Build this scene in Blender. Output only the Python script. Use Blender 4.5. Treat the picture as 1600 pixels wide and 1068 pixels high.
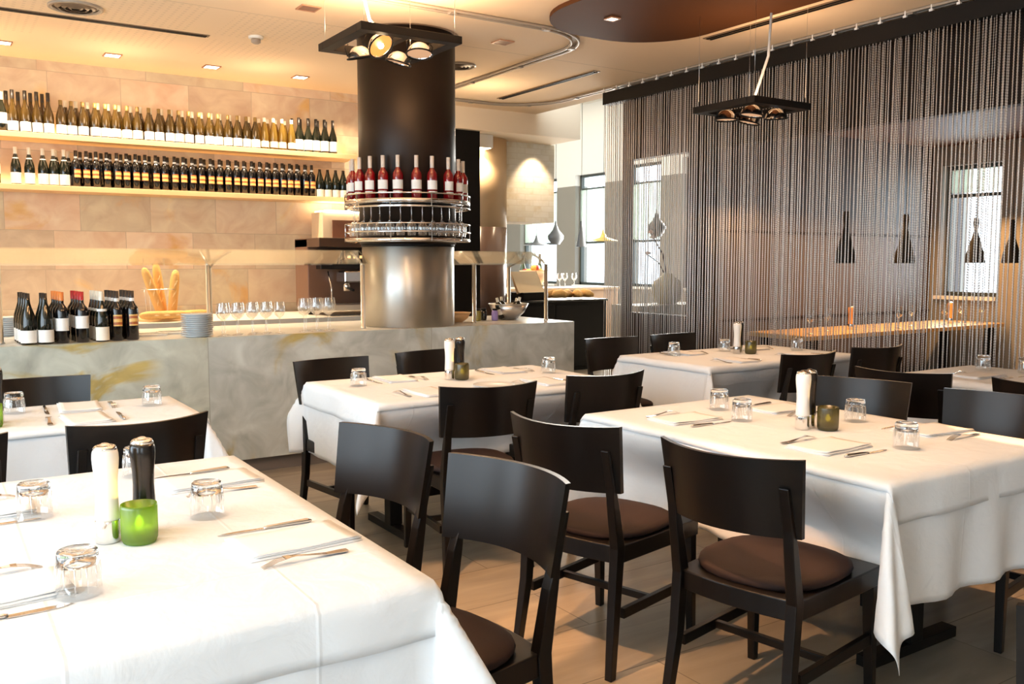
import bpy, bmesh, math, random
from math import sin, cos, pi, radians as R, hypot, atan2, sqrt
import numpy as np
random.seed(7)
for o in list(bpy.data.objects): bpy.data.objects.remove(o)
SC = bpy.context.scene
COL = SC.collection

# ---------------------------------------------------------------- camera, sky, sun, exposure
cam_data = bpy.data.cameras.new('camera'); cam = bpy.data.objects.new('camera', cam_data); COL.objects.link(cam)
cam_data.sensor_width = 36; cam_data.lens = 31.5; cam_data.clip_start = .05; cam_data.clip_end = 200
CAM_Z = 1.40
cam.location = (0, 0, CAM_Z)
cam.rotation_euler = (R(90 - 5.0616), 0, R(56.827 - 90))
SC.camera = cam

world = bpy.data.worlds.new('sky'); SC.world = world; world.use_nodes = True
wn = world.node_tree.nodes; wl = world.node_tree.links
bg = wn['Background']; bg.inputs['Color'].default_value = (.80, .90, 1.0, 1); bg.inputs['Strength'].default_value = 5.0

SC.view_settings.view_transform = 'Standard'; SC.view_settings.look = 'None'
SC.view_settings.gamma = 1; SC.view_settings.use_curve_mapping = False
SC.view_settings.exposure = 0.06
SC.cycles.max_bounces = 7; SC.cycles.diffuse_bounces = 4; SC.cycles.glossy_bounces = 4
SC.cycles.transmission_bounces = 6; SC.cycles.transparent_max_bounces = 24
SC.cycles.caustics_reflective = False; SC.cycles.caustics_refractive = False
SC.cycles.sample_clamp_indirect = 4.0
SC.cycles.use_denoising = True

CEIL = 3.10; WALL_Y = 8.65

def light(kind, name, loc, energy, color, rot=(0, 0, 0), **kw):
    d = bpy.data.lights.new(name, kind); d.energy = energy; d.color = color
    for k, v in kw.items(): setattr(d, k, v)
    o = bpy.data.objects.new(name, d); o.location = loc; o.rotation_euler = rot; COL.objects.link(o)
    return o
WARM = (1.0, .62, .36); WARM2 = (1.0, .74, .48); DAY = (.66, .87, 1.0)
# daylight coming in through the window openings of the street wall and the side wall
def day_area(name, loc, rot, sx, sy, e, col=DAY):
    o = light('AREA', name, loc, e, col, rot, shape='RECTANGLE', size=sx, size_y=sy); return o
day_area('daylight_side', (-2.55, 2.2, 1.65), (0, R(-90), 0), 2.2, 5.6, 128)
day_area('daylight_street', (-.95, -2.25, 1.65), (R(90), 0, 0), 1.3, 2.2, 4)
day_area('daylight_hall', (10.35, 12.6, 1.9), (0, R(90), 0), 2.2, 5.0, 620, (1, .96, .88))
day_area('daylight_private_room', (9.7, 5.68, 1.7), (0, R(90), 0), 1.4, .6, 14)

# ---------------------------------------------------------------- materials
MATS = {}
def mat(name, col=(.8, .8, .8), rough=.5, metal=0, spec=.5, **kw):
    if name in MATS: return MATS[name]
    m = bpy.data.materials.new(name); m.use_nodes = True; b = m.node_tree.nodes['Principled BSDF']
    b.inputs['Base Color'].default_value = (*col, 1); b.inputs['Roughness'].default_value = rough
    b.inputs['Metallic'].default_value = metal; b.inputs['Specular IOR Level'].default_value = spec
    for k, v in kw.items(): b.inputs[k.replace('_', ' ')].default_value = v
    MATS[name] = m; return m
def nt(m): return m.node_tree.nodes, m.node_tree.links, m.node_tree.nodes['Principled BSDF']
def bump_noise(m, scale, strength, dist=.002, stretch=(1, 1, 1)):
    n, l, b = nt(m)
    tc = n.new('ShaderNodeTexCoord'); mp = n.new('ShaderNodeMapping'); mp.inputs['Scale'].default_value = stretch
    t = n.new('ShaderNodeTexNoise'); t.inputs['Scale'].default_value = scale; t.inputs['Detail'].default_value = 4
    bp = n.new('ShaderNodeBump'); bp.inputs['Strength'].default_value = strength; bp.inputs['Distance'].default_value = dist
    l.new(tc.outputs['Object'], mp.inputs[0]); l.new(mp.outputs[0], t.inputs['Vector']); l.new(t.outputs[0], bp.inputs['Height']); l.new(bp.outputs[0], b.inputs['Normal'])
    return m
def emit(name, col, st):
    if name in MATS: return MATS[name]
    m = mat(name, (0, 0, 0), .5); b = m.node_tree.nodes['Principled BSDF']
    b.inputs['Emission Color'].default_value = (*col, 1); b.inputs['Emission Strength'].default_value = st; return m
def glassy(name, tint, transp=.85, translucent=0.0, rough=.03, edge=1.45, gloss=(1, 1, 1), blend=.25):
    """clear or tinted glass: see-through body with a reflection that grows towards grazing angles"""
    m = bpy.data.materials.new(name); m.use_nodes = True; n = m.node_tree.nodes; l = m.node_tree.links; n.clear()
    out = n.new('ShaderNodeOutputMaterial'); tr = n.new('ShaderNodeBsdfTransparent'); tr.inputs[0].default_value = (*tint, 1)
    body = tr.outputs[0]
    if translucent > 0:
        tl = n.new('ShaderNodeBsdfTranslucent'); tl.inputs[0].default_value = (*tint, 1)
        df = n.new('ShaderNodeBsdfDiffuse'); df.inputs[0].default_value = (*tint, 1)
        mx0 = n.new('ShaderNodeMixShader'); mx0.inputs[0].default_value = .4; l.new(tl.outputs[0], mx0.inputs[1]); l.new(df.outputs[0], mx0.inputs[2])
        mx = n.new('ShaderNodeMixShader'); mx.inputs[0].default_value = translucent; l.new(tr.outputs[0], mx.inputs[1]); l.new(mx0.outputs[0], mx.inputs[2]); body = mx.outputs[0]
    gl = n.new('ShaderNodeBsdfGlossy'); gl.inputs['Roughness'].default_value = rough; gl.inputs[0].default_value = (*gloss, 1)
    fr = n.new('ShaderNodeLayerWeight'); fr.inputs['Blend'].default_value = blend
    ma = n.new('ShaderNodeMath'); ma.operation = 'MULTIPLY_ADD'; ma.inputs[1].default_value = edge * .55; ma.inputs[2].default_value = 1 - transp
    ma.use_clamp = True
    l.new(fr.outputs['Facing'], ma.inputs[0])
    m2 = n.new('ShaderNodeMixShader'); l.new(ma.outputs[0], m2.inputs[0]); l.new(body, m2.inputs[1]); l.new(gl.outputs[0], m2.inputs[2]); l.new(m2.outputs[0], out.inputs[0])
    MATS[name] = m; return m

M_cloth = mat('linen_white', (.84, .865, .89), .85, spec=.1)
def linen(m):
    n, l, b = nt(m); tc = n.new('ShaderNodeTexCoord'); sp = n.new('ShaderNodeSeparateXYZ'); l.new(tc.outputs['Object'], sp.inputs[0])
    t = n.new('ShaderNodeTexNoise'); t.inputs['Scale'].default_value = 9; t.inputs['Detail'].default_value = 5; t.inputs['Distortion'].default_value = .6; l.new(tc.outputs['Object'], t.inputs['Vector'])
    acc = t.outputs[0]
    for ax, off in (('X', .13), ('Y', .27)):            # pressed fold lines
        q = [n.new('ShaderNodeMath') for _ in range(6)]
        q[0].operation = 'MULTIPLY_ADD'; q[0].inputs[1].default_value = 1 / .43; q[0].inputs[2].default_value = off; l.new(sp.outputs[ax], q[0].inputs[0])
        q[1].operation = 'FRACT'; l.new(q[0].outputs[0], q[1].inputs[0])
        q[2].operation = 'SUBTRACT'; q[2].inputs[1].default_value = .5; l.new(q[1].outputs[0], q[2].inputs[0])
        q[3].operation = 'ABSOLUTE'; l.new(q[2].outputs[0], q[3].inputs[0])
        q[4].operation = 'MULTIPLY_ADD'; q[4].inputs[1].default_value = -75; q[4].inputs[2].default_value = 1; q[4].use_clamp = True; l.new(q[3].outputs[0], q[4].inputs[0])
        q[5].operation = 'MULTIPLY_ADD'; q[5].inputs[1].default_value = .15; l.new(q[4].outputs[0], q[5].inputs[0]); l.new(acc, q[5].inputs[2]); acc = q[5].outputs[0]
    bp = n.new('ShaderNodeBump'); bp.inputs['Strength'].default_value = .5; bp.inputs['Distance'].default_value = .012
    l.new(acc, bp.inputs['Height']); l.new(bp.outputs[0], b.inputs['Normal'])
linen(M_cloth)
M_napkin = mat('napkin_white', (.88, .87, .86), .85, spec=.1)
M_chair = mat('black_stained_wood', (.004, .003, .0025), .32, spec=.30); bump_noise(M_chair, 40, .12, .001, (1, 1, .1))
M_seat = mat('brown_upholstery', (.015, .007, .006), .75, spec=.25); bump_noise(M_seat, 260, .4, .001)
M_chrome = mat('chrome', (.85, .85, .85), .12, 1)
M_steel = mat('satin_steel', (.72, .71, .69), .3, 1)
M_cutlery = mat('cutlery_steel', (.62, .60, .58), .18, 1)
M_darkcol = mat('column_dark_paint', (.010, .006, .004), .45, spec=.25)
M_black = mat('matte_black', (.006, .005, .0045), .55, spec=.2)
M_blackgloss = mat('gloss_black', (.006, .005, .005), .2)
M_white = mat('ivory_lacquer', (.86, .84, .80), .3)
M_shelf = mat('shelf_wood', (.66, .44, .23), .5)
M_glass = glassy('clear_glass', (.95, .96, .96), .92, blend=.45)
M_thickglass = mat('thick_glass', (1, 1, 1), .02); nt(M_thickglass)[2].inputs['Transmission Weight'].default_value = 1; nt(M_thickglass)[2].inputs['IOR'].default_value = 1.5
M_pane = glassy('window_pane', (.97, .99, 1), .96, edge=.5)
M_guard = glassy('guard_glass', (.93, .95, .92), .88, edge=.9)
M_green = glassy('green_frosted_glass', (.25, .42, .012), .95, translucent=.46, rough=.25, edge=.3)
M_amber = glassy('olive_frosted_glass', (.17, .16, .04), .95, translucent=.30, rough=.25, edge=.3)
M_btl_olive = glassy('olive_bottle_glass', (.17, .10, .018), .94, translucent=.5, rough=.08, edge=.5)
M_btl_gold = glassy('yellow_bottle_glass', (.42, .28, .05), .94, translucent=.5, rough=.08, edge=.5)
M_btl_dark = mat('dark_bottle_glass', (.006, .008, .005), .07, spec=.6)
M_btl_black = mat('black_bottle_glass', (.004, .004, .005), .08, spec=.6)
M_btl_rose = glassy('rose_bottle_glass', (.55, .015, .025), .94, translucent=.7, rough=.06, edge=.5)
M_label = mat('paper_label', (.82, .78, .68), .7)
M_labelw = mat('white_paper_label', (.86, .85, .82), .7)
M_cap_dark = mat('dark_foil', (.015, .012, .012), .35)
M_cap_white = mat('white_foil', (.75, .72, .62), .35)
M_cap_red = mat('red_foil', (.38, .015, .02), .35)
M_cap_orange = mat('orange_foil', (.72, .22, .05), .35)
M_wood_dark = mat('walnut_panel', (.06, .03, .018), .4)
M_bread = mat('bread_crust', (.72, .42, .14), .8); bump_noise(M_bread, 30, .8, .01)
M_cable = mat('grey_cable', (.62, .60, .56), .5)
M_flame = emit('candle_flame', (1, .74, .18), 22)
M_wax = mat('candle_wax_glow', (.9, .8, .4), .5, Emission_Color=(1, .62, .08, 1), Emission_Strength=1.6)  # wax given its own emission to imitate the flame's glow
M_bulb = emit('halogen_bulb', (1, .36, .08), 1.5)
M_filament = emit('halogen_filament', (1, .72, .4), 60)
M_bulb_dim = emit('halogen_reflector', (1, .55, .30), .7)
M_down = emit('downlight_lamp', (1, .78, .5), 14)
M_grey = mat('ceiling_metal_grey', (.33, .28, .23), .4)
M_taupe = mat('taupe_paint', (.27, .25, .21), .7)
M_partition = mat('dark_brown_partition', (.020, .012, .009), .6, spec=.2)
M_greywall = mat('grey_mauve_panel', (.07, .056, .052), .6)
M_offwhite = mat('white_plaster', (.82, .79, .72), .8)
M_frame = mat('window_frame_dark', (.06, .07, .06), .5)

# gold wine label with a red crest band, drawn across the label height
M_gold = mat('gold_label', (.70, .42, .12), .4)
n, l, b = nt(M_gold); tc = n.new('ShaderNodeTexCoord'); sx = n.new('ShaderNodeSeparateXYZ'); wv = n.new('ShaderNodeTexWave')
wv.bands_direction = 'Z'; wv.inputs['Scale'].default_value = 9; wv.inputs['Distortion'].default_value = 1.5
cr = n.new('ShaderNodeValToRGB'); cr.color_ramp.elements[0].position = .35; cr.color_ramp.elements[0].color = (.35, .10, .03, 1); cr.color_ramp.elements[1].position = .5; cr.color_ramp.elements[1].color = (.78, .50, .16, 1)
l.new(tc.outputs['Object'], wv.inputs['Vector']); l.new(wv.outputs['Fac'], cr.inputs[0]); l.new(cr.outputs[0], b.inputs['Base Color'])

def stone(name, cols, vein, brick_w, brick_h, grout, vein_scale=1.2, rough=.4, offs=.5, plane='xz', varsc=.35, thr=(.52, .66), zofs=0., xofs=0., squash=1., ridge=0):
    m = mat(name, cols[0], rough, spec=.4); n, l, b = nt(m)
    tc = n.new('ShaderNodeTexCoord'); sp = n.new('ShaderNodeSeparateXYZ'); cb = n.new('ShaderNodeCombineXYZ')
    l.new(tc.outputs['Object'], sp.inputs[0])
    add = n.new('ShaderNodeMath'); add.inputs[1].default_value = xofs; l.new(sp.outputs['X'], add.inputs[0])
    add2 = n.new('ShaderNodeMath'); add2.inputs[1].default_value = zofs; l.new(sp.outputs['Z' if plane == 'xz' else 'Y'], add2.inputs[0])
    l.new(add.outputs[0], cb.inputs[0]); l.new(add2.outputs[0], cb.inputs[1])
    br = n.new('ShaderNodeTexBrick'); br.offset = offs; br.squash = 1
    br.inputs['Color1'].default_value = (0, 0, 0, 1); br.inputs['Color2'].default_value = (1, 1, 1, 1); br.inputs['Mortar'].default_value = (.5, .5, .5, 1)
    br.inputs['Scale'].default_value = 1; br.inputs['Mortar Size'].default_value = .0025; br.inputs['Mortar Smooth'].default_value = .2; br.inputs['Bias'].default_value = 0
    br.inputs['Brick Width'].default_value = brick_w; br.inputs['Row Height'].default_value = brick_h
    l.new(cb.outputs[0], br.inputs['Vector'])
    br.offset_frequency = 2; br.squash_frequency = 3; br.squash = squash
    # tone of each slab
    ramp = n.new('ShaderNodeValToRGB'); ramp.color_ramp.elements[0].color = (*cols[0], 1); ramp.color_ramp.elements[1].color = (*cols[-1], 1)
    for i, c in enumerate(cols[1:-1]):
        e = ramp.color_ramp.elements.new((i + 1) / (len(cols) - 1)); e.color = (*c, 1)
    l.new(br.outputs['Color'], ramp.inputs[0])
    # veins, shifted from slab to slab
    sh = n.new('ShaderNodeVectorMath'); sh.operation = 'MULTIPLY_ADD'; sh.inputs[1].default_value = (7, 5, 9)
    l.new(br.outputs['Color'], sh.inputs[0]); l.new(tc.outputs['Object'], sh.inputs[2])
    nz = n.new('ShaderNodeTexNoise'); nz.inputs['Scale'].default_value = vein_scale; nz.inputs['Detail'].default_value = 6; nz.inputs['Distortion'].default_value = 1.6
    l.new(sh.outputs[0], nz.inputs['Vector'])
    vr = n.new('ShaderNodeValToRGB'); vr.color_ramp.elements[0].position = thr[0]; vr.color_ramp.elements[0].color = (0, 0, 0, 1); vr.color_ramp.elements[1].position = thr[1]; vr.color_ramp.elements[1].color = (1, 1, 1, 1)
    if ridge:
        ab = n.new('ShaderNodeMath'); ab.operation = 'SUBTRACT'; ab.inputs[1].default_value = .5; l.new(nz.outputs[0], ab.inputs[0])
        ab2 = n.new('ShaderNodeMath'); ab2.operation = 'ABSOLUTE'; l.new(ab.outputs[0], ab2.inputs[0])
        ab3 = n.new('ShaderNodeMath'); ab3.operation = 'MULTIPLY_ADD'; ab3.inputs[1].default_value = -1.0 / ridge; ab3.inputs[2].default_value = 1; ab3.use_clamp = True; l.new(ab2.outputs[0], ab3.inputs[0])
        gate = n.new('ShaderNodeTexNoise'); gate.inputs['Scale'].default_value = vein_scale * 1.1; l.new(tc.outputs['Object'], gate.inputs['Vector'])
        gr = n.new('ShaderNodeValToRGB'); gr.color_ramp.elements[0].position = .46; gr.color_ramp.elements[0].color = (0, 0, 0, 1); gr.color_ramp.elements[1].position = .60; gr.color_ramp.elements[1].color = (1, 1, 1, 1); l.new(gate.outputs[0], gr.inputs[0])
        ab4 = n.new('ShaderNodeMath'); ab4.operation = 'MULTIPLY'; l.new(ab3.outputs[0], ab4.inputs[0]); l.new(gr.outputs[0], ab4.inputs[1])
        vr.color_ramp.elements[0].position = .05; vr.color_ramp.elements[1].position = .8; l.new(ab4.outputs[0], vr.inputs[0])
    else: l.new(nz.outputs[0], vr.inputs[0])
    mx = n.new('ShaderNodeMixRGB'); l.new(vr.outputs[0], mx.inputs[0]); l.new(ramp.outputs[0], mx.inputs[1]); mx.inputs[2].default_value = (*vein, 1)
    nz2 = n.new('ShaderNodeTexNoise'); nz2.inputs['Scale'].default_value = vein_scale * 3.5; nz2.inputs['Detail'].default_value = 8; nz2.inputs['Distortion'].default_value = 1
    l.new(sh.outputs[0], nz2.inputs['Vector'])
    mul = n.new('ShaderNodeMixRGB'); mul.blend_type = 'OVERLAY'; mul.inputs[0].default_value = varsc; l.new(mx.outputs[0], mul.inputs[1]); l.new(nz2.outputs[0], mul.inputs[2])
    gm = n.new('ShaderNodeMixRGB'); l.new(br.outputs['Fac'], gm.inputs[0]); l.new(mul.outputs[0], gm.inputs[1]); gm.inputs[2].default_value = (*grout, 1)
    l.new(gm.outputs[0], b.inputs['Base Color'])
    return m
M_wallstone = stone('wall_limestone', [(.50, .40, .29), (.66, .52, .38), (.58, .50, .36), (.72, .55, .40), (.70, .57, .42)], (.66, .42, .17), .58, .335, (.44, .36, .27), 1.3, thr=(.60, .72), offs=.37, squash=1.5, varsc=.5)
M_barstone = stone('bar_marble', [(.47, .51, .50), (.44, .47, .37), (.42, .46, .43)], (.42, .34, .13), 1.62, 2.0, (.30, .31, .27), 1.3, rough=.3, offs=0, xofs=.12, ridge=.07, varsc=.7)
M_bartop = mat('bar_top_marble', (.80, .79, .75), .25)
M_floor = stone('floor_boards', [(.17, .15, .12), (.25, .22, .175), (.20, .185, .155), (.29, .25, .20)], (.30, .26, .20), 2.1, .38, (.085, .07, .055), 1.6, rough=.34, plane='xy', varsc=.5)
# floor streaks follow the boards: stretch the vein noise along X
for nd in M_floor.node_tree.nodes:
    if nd.type == 'TEX_NOISE':
        mp = M_floor.node_tree.nodes.new('ShaderNodeMapping'); mp.inputs['Scale'].default_value = (.28, 1.6, 1)
        src = nd.inputs['Vector'].links[0].from_socket; M_floor.node_tree.links.new(src, mp.inputs[0]); M_floor.node_tree.links.new(mp.outputs[0], nd.inputs['Vector'])

# ceiling: cream plaster, with perforated acoustic fields in the half next to the shelves
M_ceil = mat('ceiling_plaster', (.90, .72, .52), .85, spec=.15)
n, l, b = nt(M_ceil)
tc = n.new('ShaderNodeTexCoord'); sp = n.new('ShaderNodeSeparateXYZ'); l.new(tc.outputs['Object'], sp.inputs[0])
def mth(op, a, c=None, clamp=False):
    q = n.new('ShaderNodeMath'); q.operation = op; q.use_clamp = clamp
    for i, v in enumerate((a, c)):
        if v is None: continue
        if isinstance(v, (int, float)): q.inputs[i].default_value = v
        else: l.new(v, q.inputs[i])
    return q.outputs[0]
def dots(sock):
    return mth('ABSOLUTE', mth('SUBTRACT', mth('FRACT', mth('MULTIPLY', sock, 1 / .055)), .5))
dx, dy = dots(sp.outputs['X']), dots(sp.outputs['Y'])
hole = mth('LESS_THAN', mth('ADD', mth('POWER', dx, 2.0), mth('POWER', dy, 2.0)), .045)
fx = mth('LESS_THAN', mth('FRACT', mth('MULTIPLY', sp.outputs['X'], 1 / .95)), .80)
inx = mth('LESS_THAN', sp.outputs['X'], 2.6)
a1 = mth('MULTIPLY', mth('GREATER_THAN', sp.outputs['Y'], 6.25), mth('LESS_THAN', sp.outputs['Y'], 7.0))
a2 = mth('MULTIPLY', mth('GREATER_THAN', sp.outputs['Y'], 7.12), mth('LESS_THAN', sp.outputs['Y'], 7.7))
field = mth('MULTIPLY', mth('MULTIPLY', fx, inx), mth('ADD', a1, a2))
seam = mth('LESS_THAN', mth('ABSOLUTE', mth('SUBTRACT', mth('FRACT', mth('MULTIPLY', mth('ADD', sp.outputs['Y'], -.86), 1 / 5.4)), .0)), .0016)
msk = mth('MAXIMUM', mth('MULTIPLY', mth('MULTIPLY', field, hole), .20), mth('MULTIPLY', seam, .5))
mx = n.new('ShaderNodeMixRGB'); l.new(msk, mx.inputs[0]); mx.inputs[1].default_value = (.90, .72, .52, 1); mx.inputs[2].default_value = (.30, .24, .17, 1)
l.new(mx.outputs[0], b.inputs['Base Color'])

# ---------------------------------------------------------------- mesh helpers
class MB:
    def __init__(s): s.v = []; s.f = []; s.sm = []
    def add(s, vs, fs, smooth=False):
        k = len(s.v); s.v += [tuple(v) for v in vs]; s.f += [tuple(i + k for i in f) for f in fs]; s.sm += [smooth] * len(fs); return s
    def box(s, x0, x1, y0, y1, z0, z1, rz=0, c=None):
        vs = [(x, y, z) for z in (z0, z1) for x, y in ((x0, y0), (x1, y0), (x1, y1), (x0, y1))]
        if rz:
            cx, cy = c or ((x0 + x1) / 2, (y0 + y1) / 2)
            vs = [(cx + (x - cx) * cos(rz) - (y - cy) * sin(rz), cy + (x - cx) * sin(rz) + (y - cy) * cos(rz), z) for x, y, z in vs]
        return s.add(vs, [(3, 2, 1, 0), (4, 5, 6, 7), (0, 1, 5, 4), (1, 2, 6, 5), (2, 3, 7, 6), (3, 0, 4, 7)])
    def lathe(s, prof, n=24, c=(0, 0, 0), a0=0, a1=2 * pi, axis=None, cap=True):
        full = abs(a1 - a0 - 2 * pi) < 1e-6; m = n if full else n + 1
        vs = []
        for r, z in prof:
            for i in range(m):
                a = a0 + (a1 - a0) * i / n; vs.append((r * cos(a), r * sin(a), z))
        if axis is not None: vs = [axis(p) for p in vs]
        vs = [(x + c[0], y + c[1], z + c[2]) for x, y, z in vs]
        fs = []
        for j in range(len(prof) - 1):
            for i in range(n):
                i2 = (i + 1) % m if full else i + 1
                fs.append((j * m + i, j * m + i2, (j + 1) * m + i2, (j + 1) * m + i))
        if full and cap:
            if prof[0][0] > 1e-5: fs.append(tuple(range(m - 1, -1, -1)))
            if prof[-1][0] > 1e-5: fs.append(tuple((len(prof) - 1) * m + i for i in range(m)))
        return s.add(vs, fs, True)
    def bar(s, pts, sizes, up=(0, 0, 1)):
        """square-section stick through pts; sizes = (w, d) per point, section lies in the horizontal plane for upright sticks"""
        vs = []
        for (x, y, z), (w, d) in zip(pts, sizes):
            vs += [(x - w / 2, y - d / 2, z), (x + w / 2, y - d / 2, z), (x + w / 2, y + d / 2, z), (x - w / 2, y + d / 2, z)]
        fs = [(3, 2, 1, 0)]; k = len(pts)
        for j in range(k - 1):
            for i in range(4): fs.append((j * 4 + i, j * 4 + (i + 1) % 4, (j + 1) * 4 + (i + 1) % 4, (j + 1) * 4 + i))
        fs.append(tuple((k - 1) * 4 + i for i in range(4)))
        return s.add(vs, fs)
    def tube(s, pts, r, n=8, closed=False):
        import mathutils
        P = [mathutils.Vector(p) for p in pts]; k = len(P); vs = []; rr = r if hasattr(r, '__len__') else [r] * k
        prev = None
        for i in range(k):
            t = (P[(i + 1) % k] - P[i - 1]) if closed else (P[min(i + 1, k - 1)] - P[max(i - 1, 0)])
            t.normalize()
            if prev is None:
                a = mathutils.Vector((0, 0, 1)) if abs(t.z) < .9 else mathutils.Vector((1, 0, 0)); u = t.cross(a).normalized()
            else:
                u = (prev - t * prev.dot(t)).normalized()
            prev = u; w = t.cross(u)
            for q in range(n):
                a = 2 * pi * q / n; vs.append(tuple(P[i] + (u * cos(a) + w * sin(a)) * rr[i]))
        fs = []
        for i in range(k if closed else k - 1):
            i2 = (i + 1) % k
            for q in range(n): fs.append((i * n + q, i * n + (q + 1) % n, i2 * n + (q + 1) % n, i2 * n + q))
        if not closed: fs += [tuple(range(n - 1, -1, -1)), tuple((k - 1) * n + q for q in range(n))]
        return s.add(vs, fs, True)
    def prism(s, poly, z0, z1):
        k = len(poly); vs = [(x, y, z0) for x, y in poly] + [(x, y, z1) for x, y in poly]
        return s.add(vs, [tuple(range(k - 1, -1, -1)), tuple(range(k, 2 * k))] + [(i, (i + 1) % k, k + (i + 1) % k, k + i) for i in range(k)])
    def mesh(s, name, m, bevel=0, seg=2):
        me = bpy.data.meshes.new(name); me.from_pydata(s.v, [], s.f); me.polygons.foreach_set('use_smooth', s.sm)
        bm = bmesh.new(); bm.from_mesh(me); bmesh.ops.recalc_face_normals(bm, faces=bm.faces)
        if bevel:
            es = [e for e in bm.edges if len(e.link_faces) == 2 and e.calc_face_angle(0) > .6]
            bmesh.ops.bevel(bm, geom=es, offset=bevel, segments=seg, profile=.5, affect='EDGES', clamp_overlap=True)
        bm.to_mesh(me); bm.free(); me.materials.append(m); return me
    def obj(s, name, m, parent=None, bevel=0, seg=2):
        o = bpy.data.objects.new(name, s.mesh(name, m, bevel, seg)); COL.objects.link(o)
        if parent is not None: o.parent = parent
        return o
def tag(o, label=None, cat=None, group=None, kind=None):
    if label: o['label'] = label
    if cat: o['category'] = cat
    if group: o['group'] = group
    if kind: o['kind'] = kind
    return o
def empty(name, loc=(0, 0, 0), rz=0, label=None, cat=None, group=None):
    o = bpy.data.objects.new(name, None); o.empty_display_size = .05; o.location = loc; o.rotation_euler = (0, 0, rz); COL.objects.link(o)
    return tag(o, label, cat, group)
def kids(o): return [c for c in bpy.data.objects if c.parent == o]
class Proto:
    """a thing kept with its parts so that it can be placed once and copied afterwards"""
    def __init__(s, root): s.root = root; s.used = False; s.tree = s.walk(root)
    def walk(s, o): return (o, [s.walk(c) for c in kids(o)])
    def put(s, loc, rz=0, label=None, group=None, scale=None):
        if not s.used: s.used = True; r = s.root
        else: r = s.cp(s.tree, None)
        r.location = loc; r.rotation_euler = (0, 0, rz)
        if scale: r.scale = scale
        if label: r['label'] = label
        if group: r['group'] = group
        return r
    def cp(s, t, parent):
        c = t[0].copy(); COL.objects.link(c); c.parent = parent
        for k in t[1]: s.cp(k, c)
        return c
def struct(o): o['kind'] = 'structure'; return o
ORD = ['first', 'second', 'third', 'fourth', 'fifth', 'sixth', 'seventh', 'eighth', 'ninth', 'tenth', 'eleventh', 'twelfth', 'thirteenth', 'fourteenth', 'fifteenth', 'sixteenth', 'seventeenth', 'eighteenth', 'nineteenth', 'twentieth']
ORD += ['twenty-' + x for x in ORD[:9]] + ['thirtieth'] + ['thirty-' + x for x in ORD[:9]] + ['fortieth']

# ---------------------------------------------------------------- room shell
struct(MB().box(-2.7, 10.8, -2.6, 17.2, -.12, 0).obj('floor', M_floor))
struct(MB().box(-2.7, 5.98, -2.6, WALL_Y, CEIL, CEIL + .15).obj('ceiling', M_ceil))
struct(MB().box(-2.7, 3.95, WALL_Y, WALL_Y + .2, 0, CEIL + .15).obj('wall_back', M_wallstone))
struct(MB().box(-2.7, 10.8, 17.0, 17.2, 0, 4.6).obj('wall_far', M_taupe))
# side wall on the left: piers and lintel around three tall windows
wl_ = MB().box(-2.7, -2.6, -2.6, WALL_Y, 0, .45).box(-2.7, -2.6, -2.6, WALL_Y, 2.85, CEIL)
for y0, y1 in ((-2.6, -.8), (1.0, 1.35), (3.1, 3.45), (5.2, WALL_Y)): wl_.box(-2.7, -2.6, y0, y1, .45, 2.85)
struct(wl_.obj('wall_left', M_offwhite))
wf_ = MB().box(-2.6, 10.8, -2.6, -2.5, 0, .45).box(-2.6, 10.8, -2.6, -2.5, 2.85, CEIL + .15)
for x0, x1 in ((-2.6, -1.6), (-.3, 10.8)): wf_.box(x0, x1, -2.6, -2.5, .45, 2.85)
struct(wf_.obj('wall_front', M_offwhite))
# window piers of the outer wall (taupe below, white above)
wr = MB(); wr2 = MB()
WINS = [(15.75, 14.45, .98, 3.06), (13.85, 12.95, .98, 3.06), (12.35, 11.45, .98, 3.12), (10.95, 10.45, .98, 3.12), (6.02, 5.34, 1.02, 2.50)]
edges = sorted([(a, b_, c, d) for b_, a, c, d in WINS])
prev = 6.25
WX = lambda ya: 9.85 if ya < 6.2 else 10.5
wp2 = MB().box(9.85, 10.15, -2.6, 5.34, 0, 2.84).box(9.85, 10.15, 5.34, 6.02, 0, 1.02).box(9.85, 10.15, 5.34, 6.02, 2.50, 2.84).box(9.85, 10.15, 6.02, 6.13, 0, 2.84)
struct(wp2.obj('wall_private_outer', M_taupe))
for y0, y1, z0, z1 in edges:
    if y0 < 6.2: continue
    wr.box(10.5, 10.8, prev, y0, 0, 2.86); wr2.box(10.5, 10.8, prev, y0, 2.86, 4.6)
    wr.box(10.5, 10.8, y0, y1, 0, z0)
    if z1 < 2.86: wr.box(10.5, 10.8, y0, y1, z1, 2.86); wr2.box(10.5, 10.8, y0, y1, 2.86, 4.6)
    else: wr2.box(10.5, 10.8, y0, y1, z1, 4.6)
    prev = y1
wr.box(10.5, 10.8, prev, 17.0, 0, 2.86); wr2.box(10.5, 10.8, prev, 17.0, 2.86, 4.6)
struct(wr.obj('wall_right', M_taupe)); struct(wr2.obj('wall_right_upper', M_offwhite))
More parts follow.
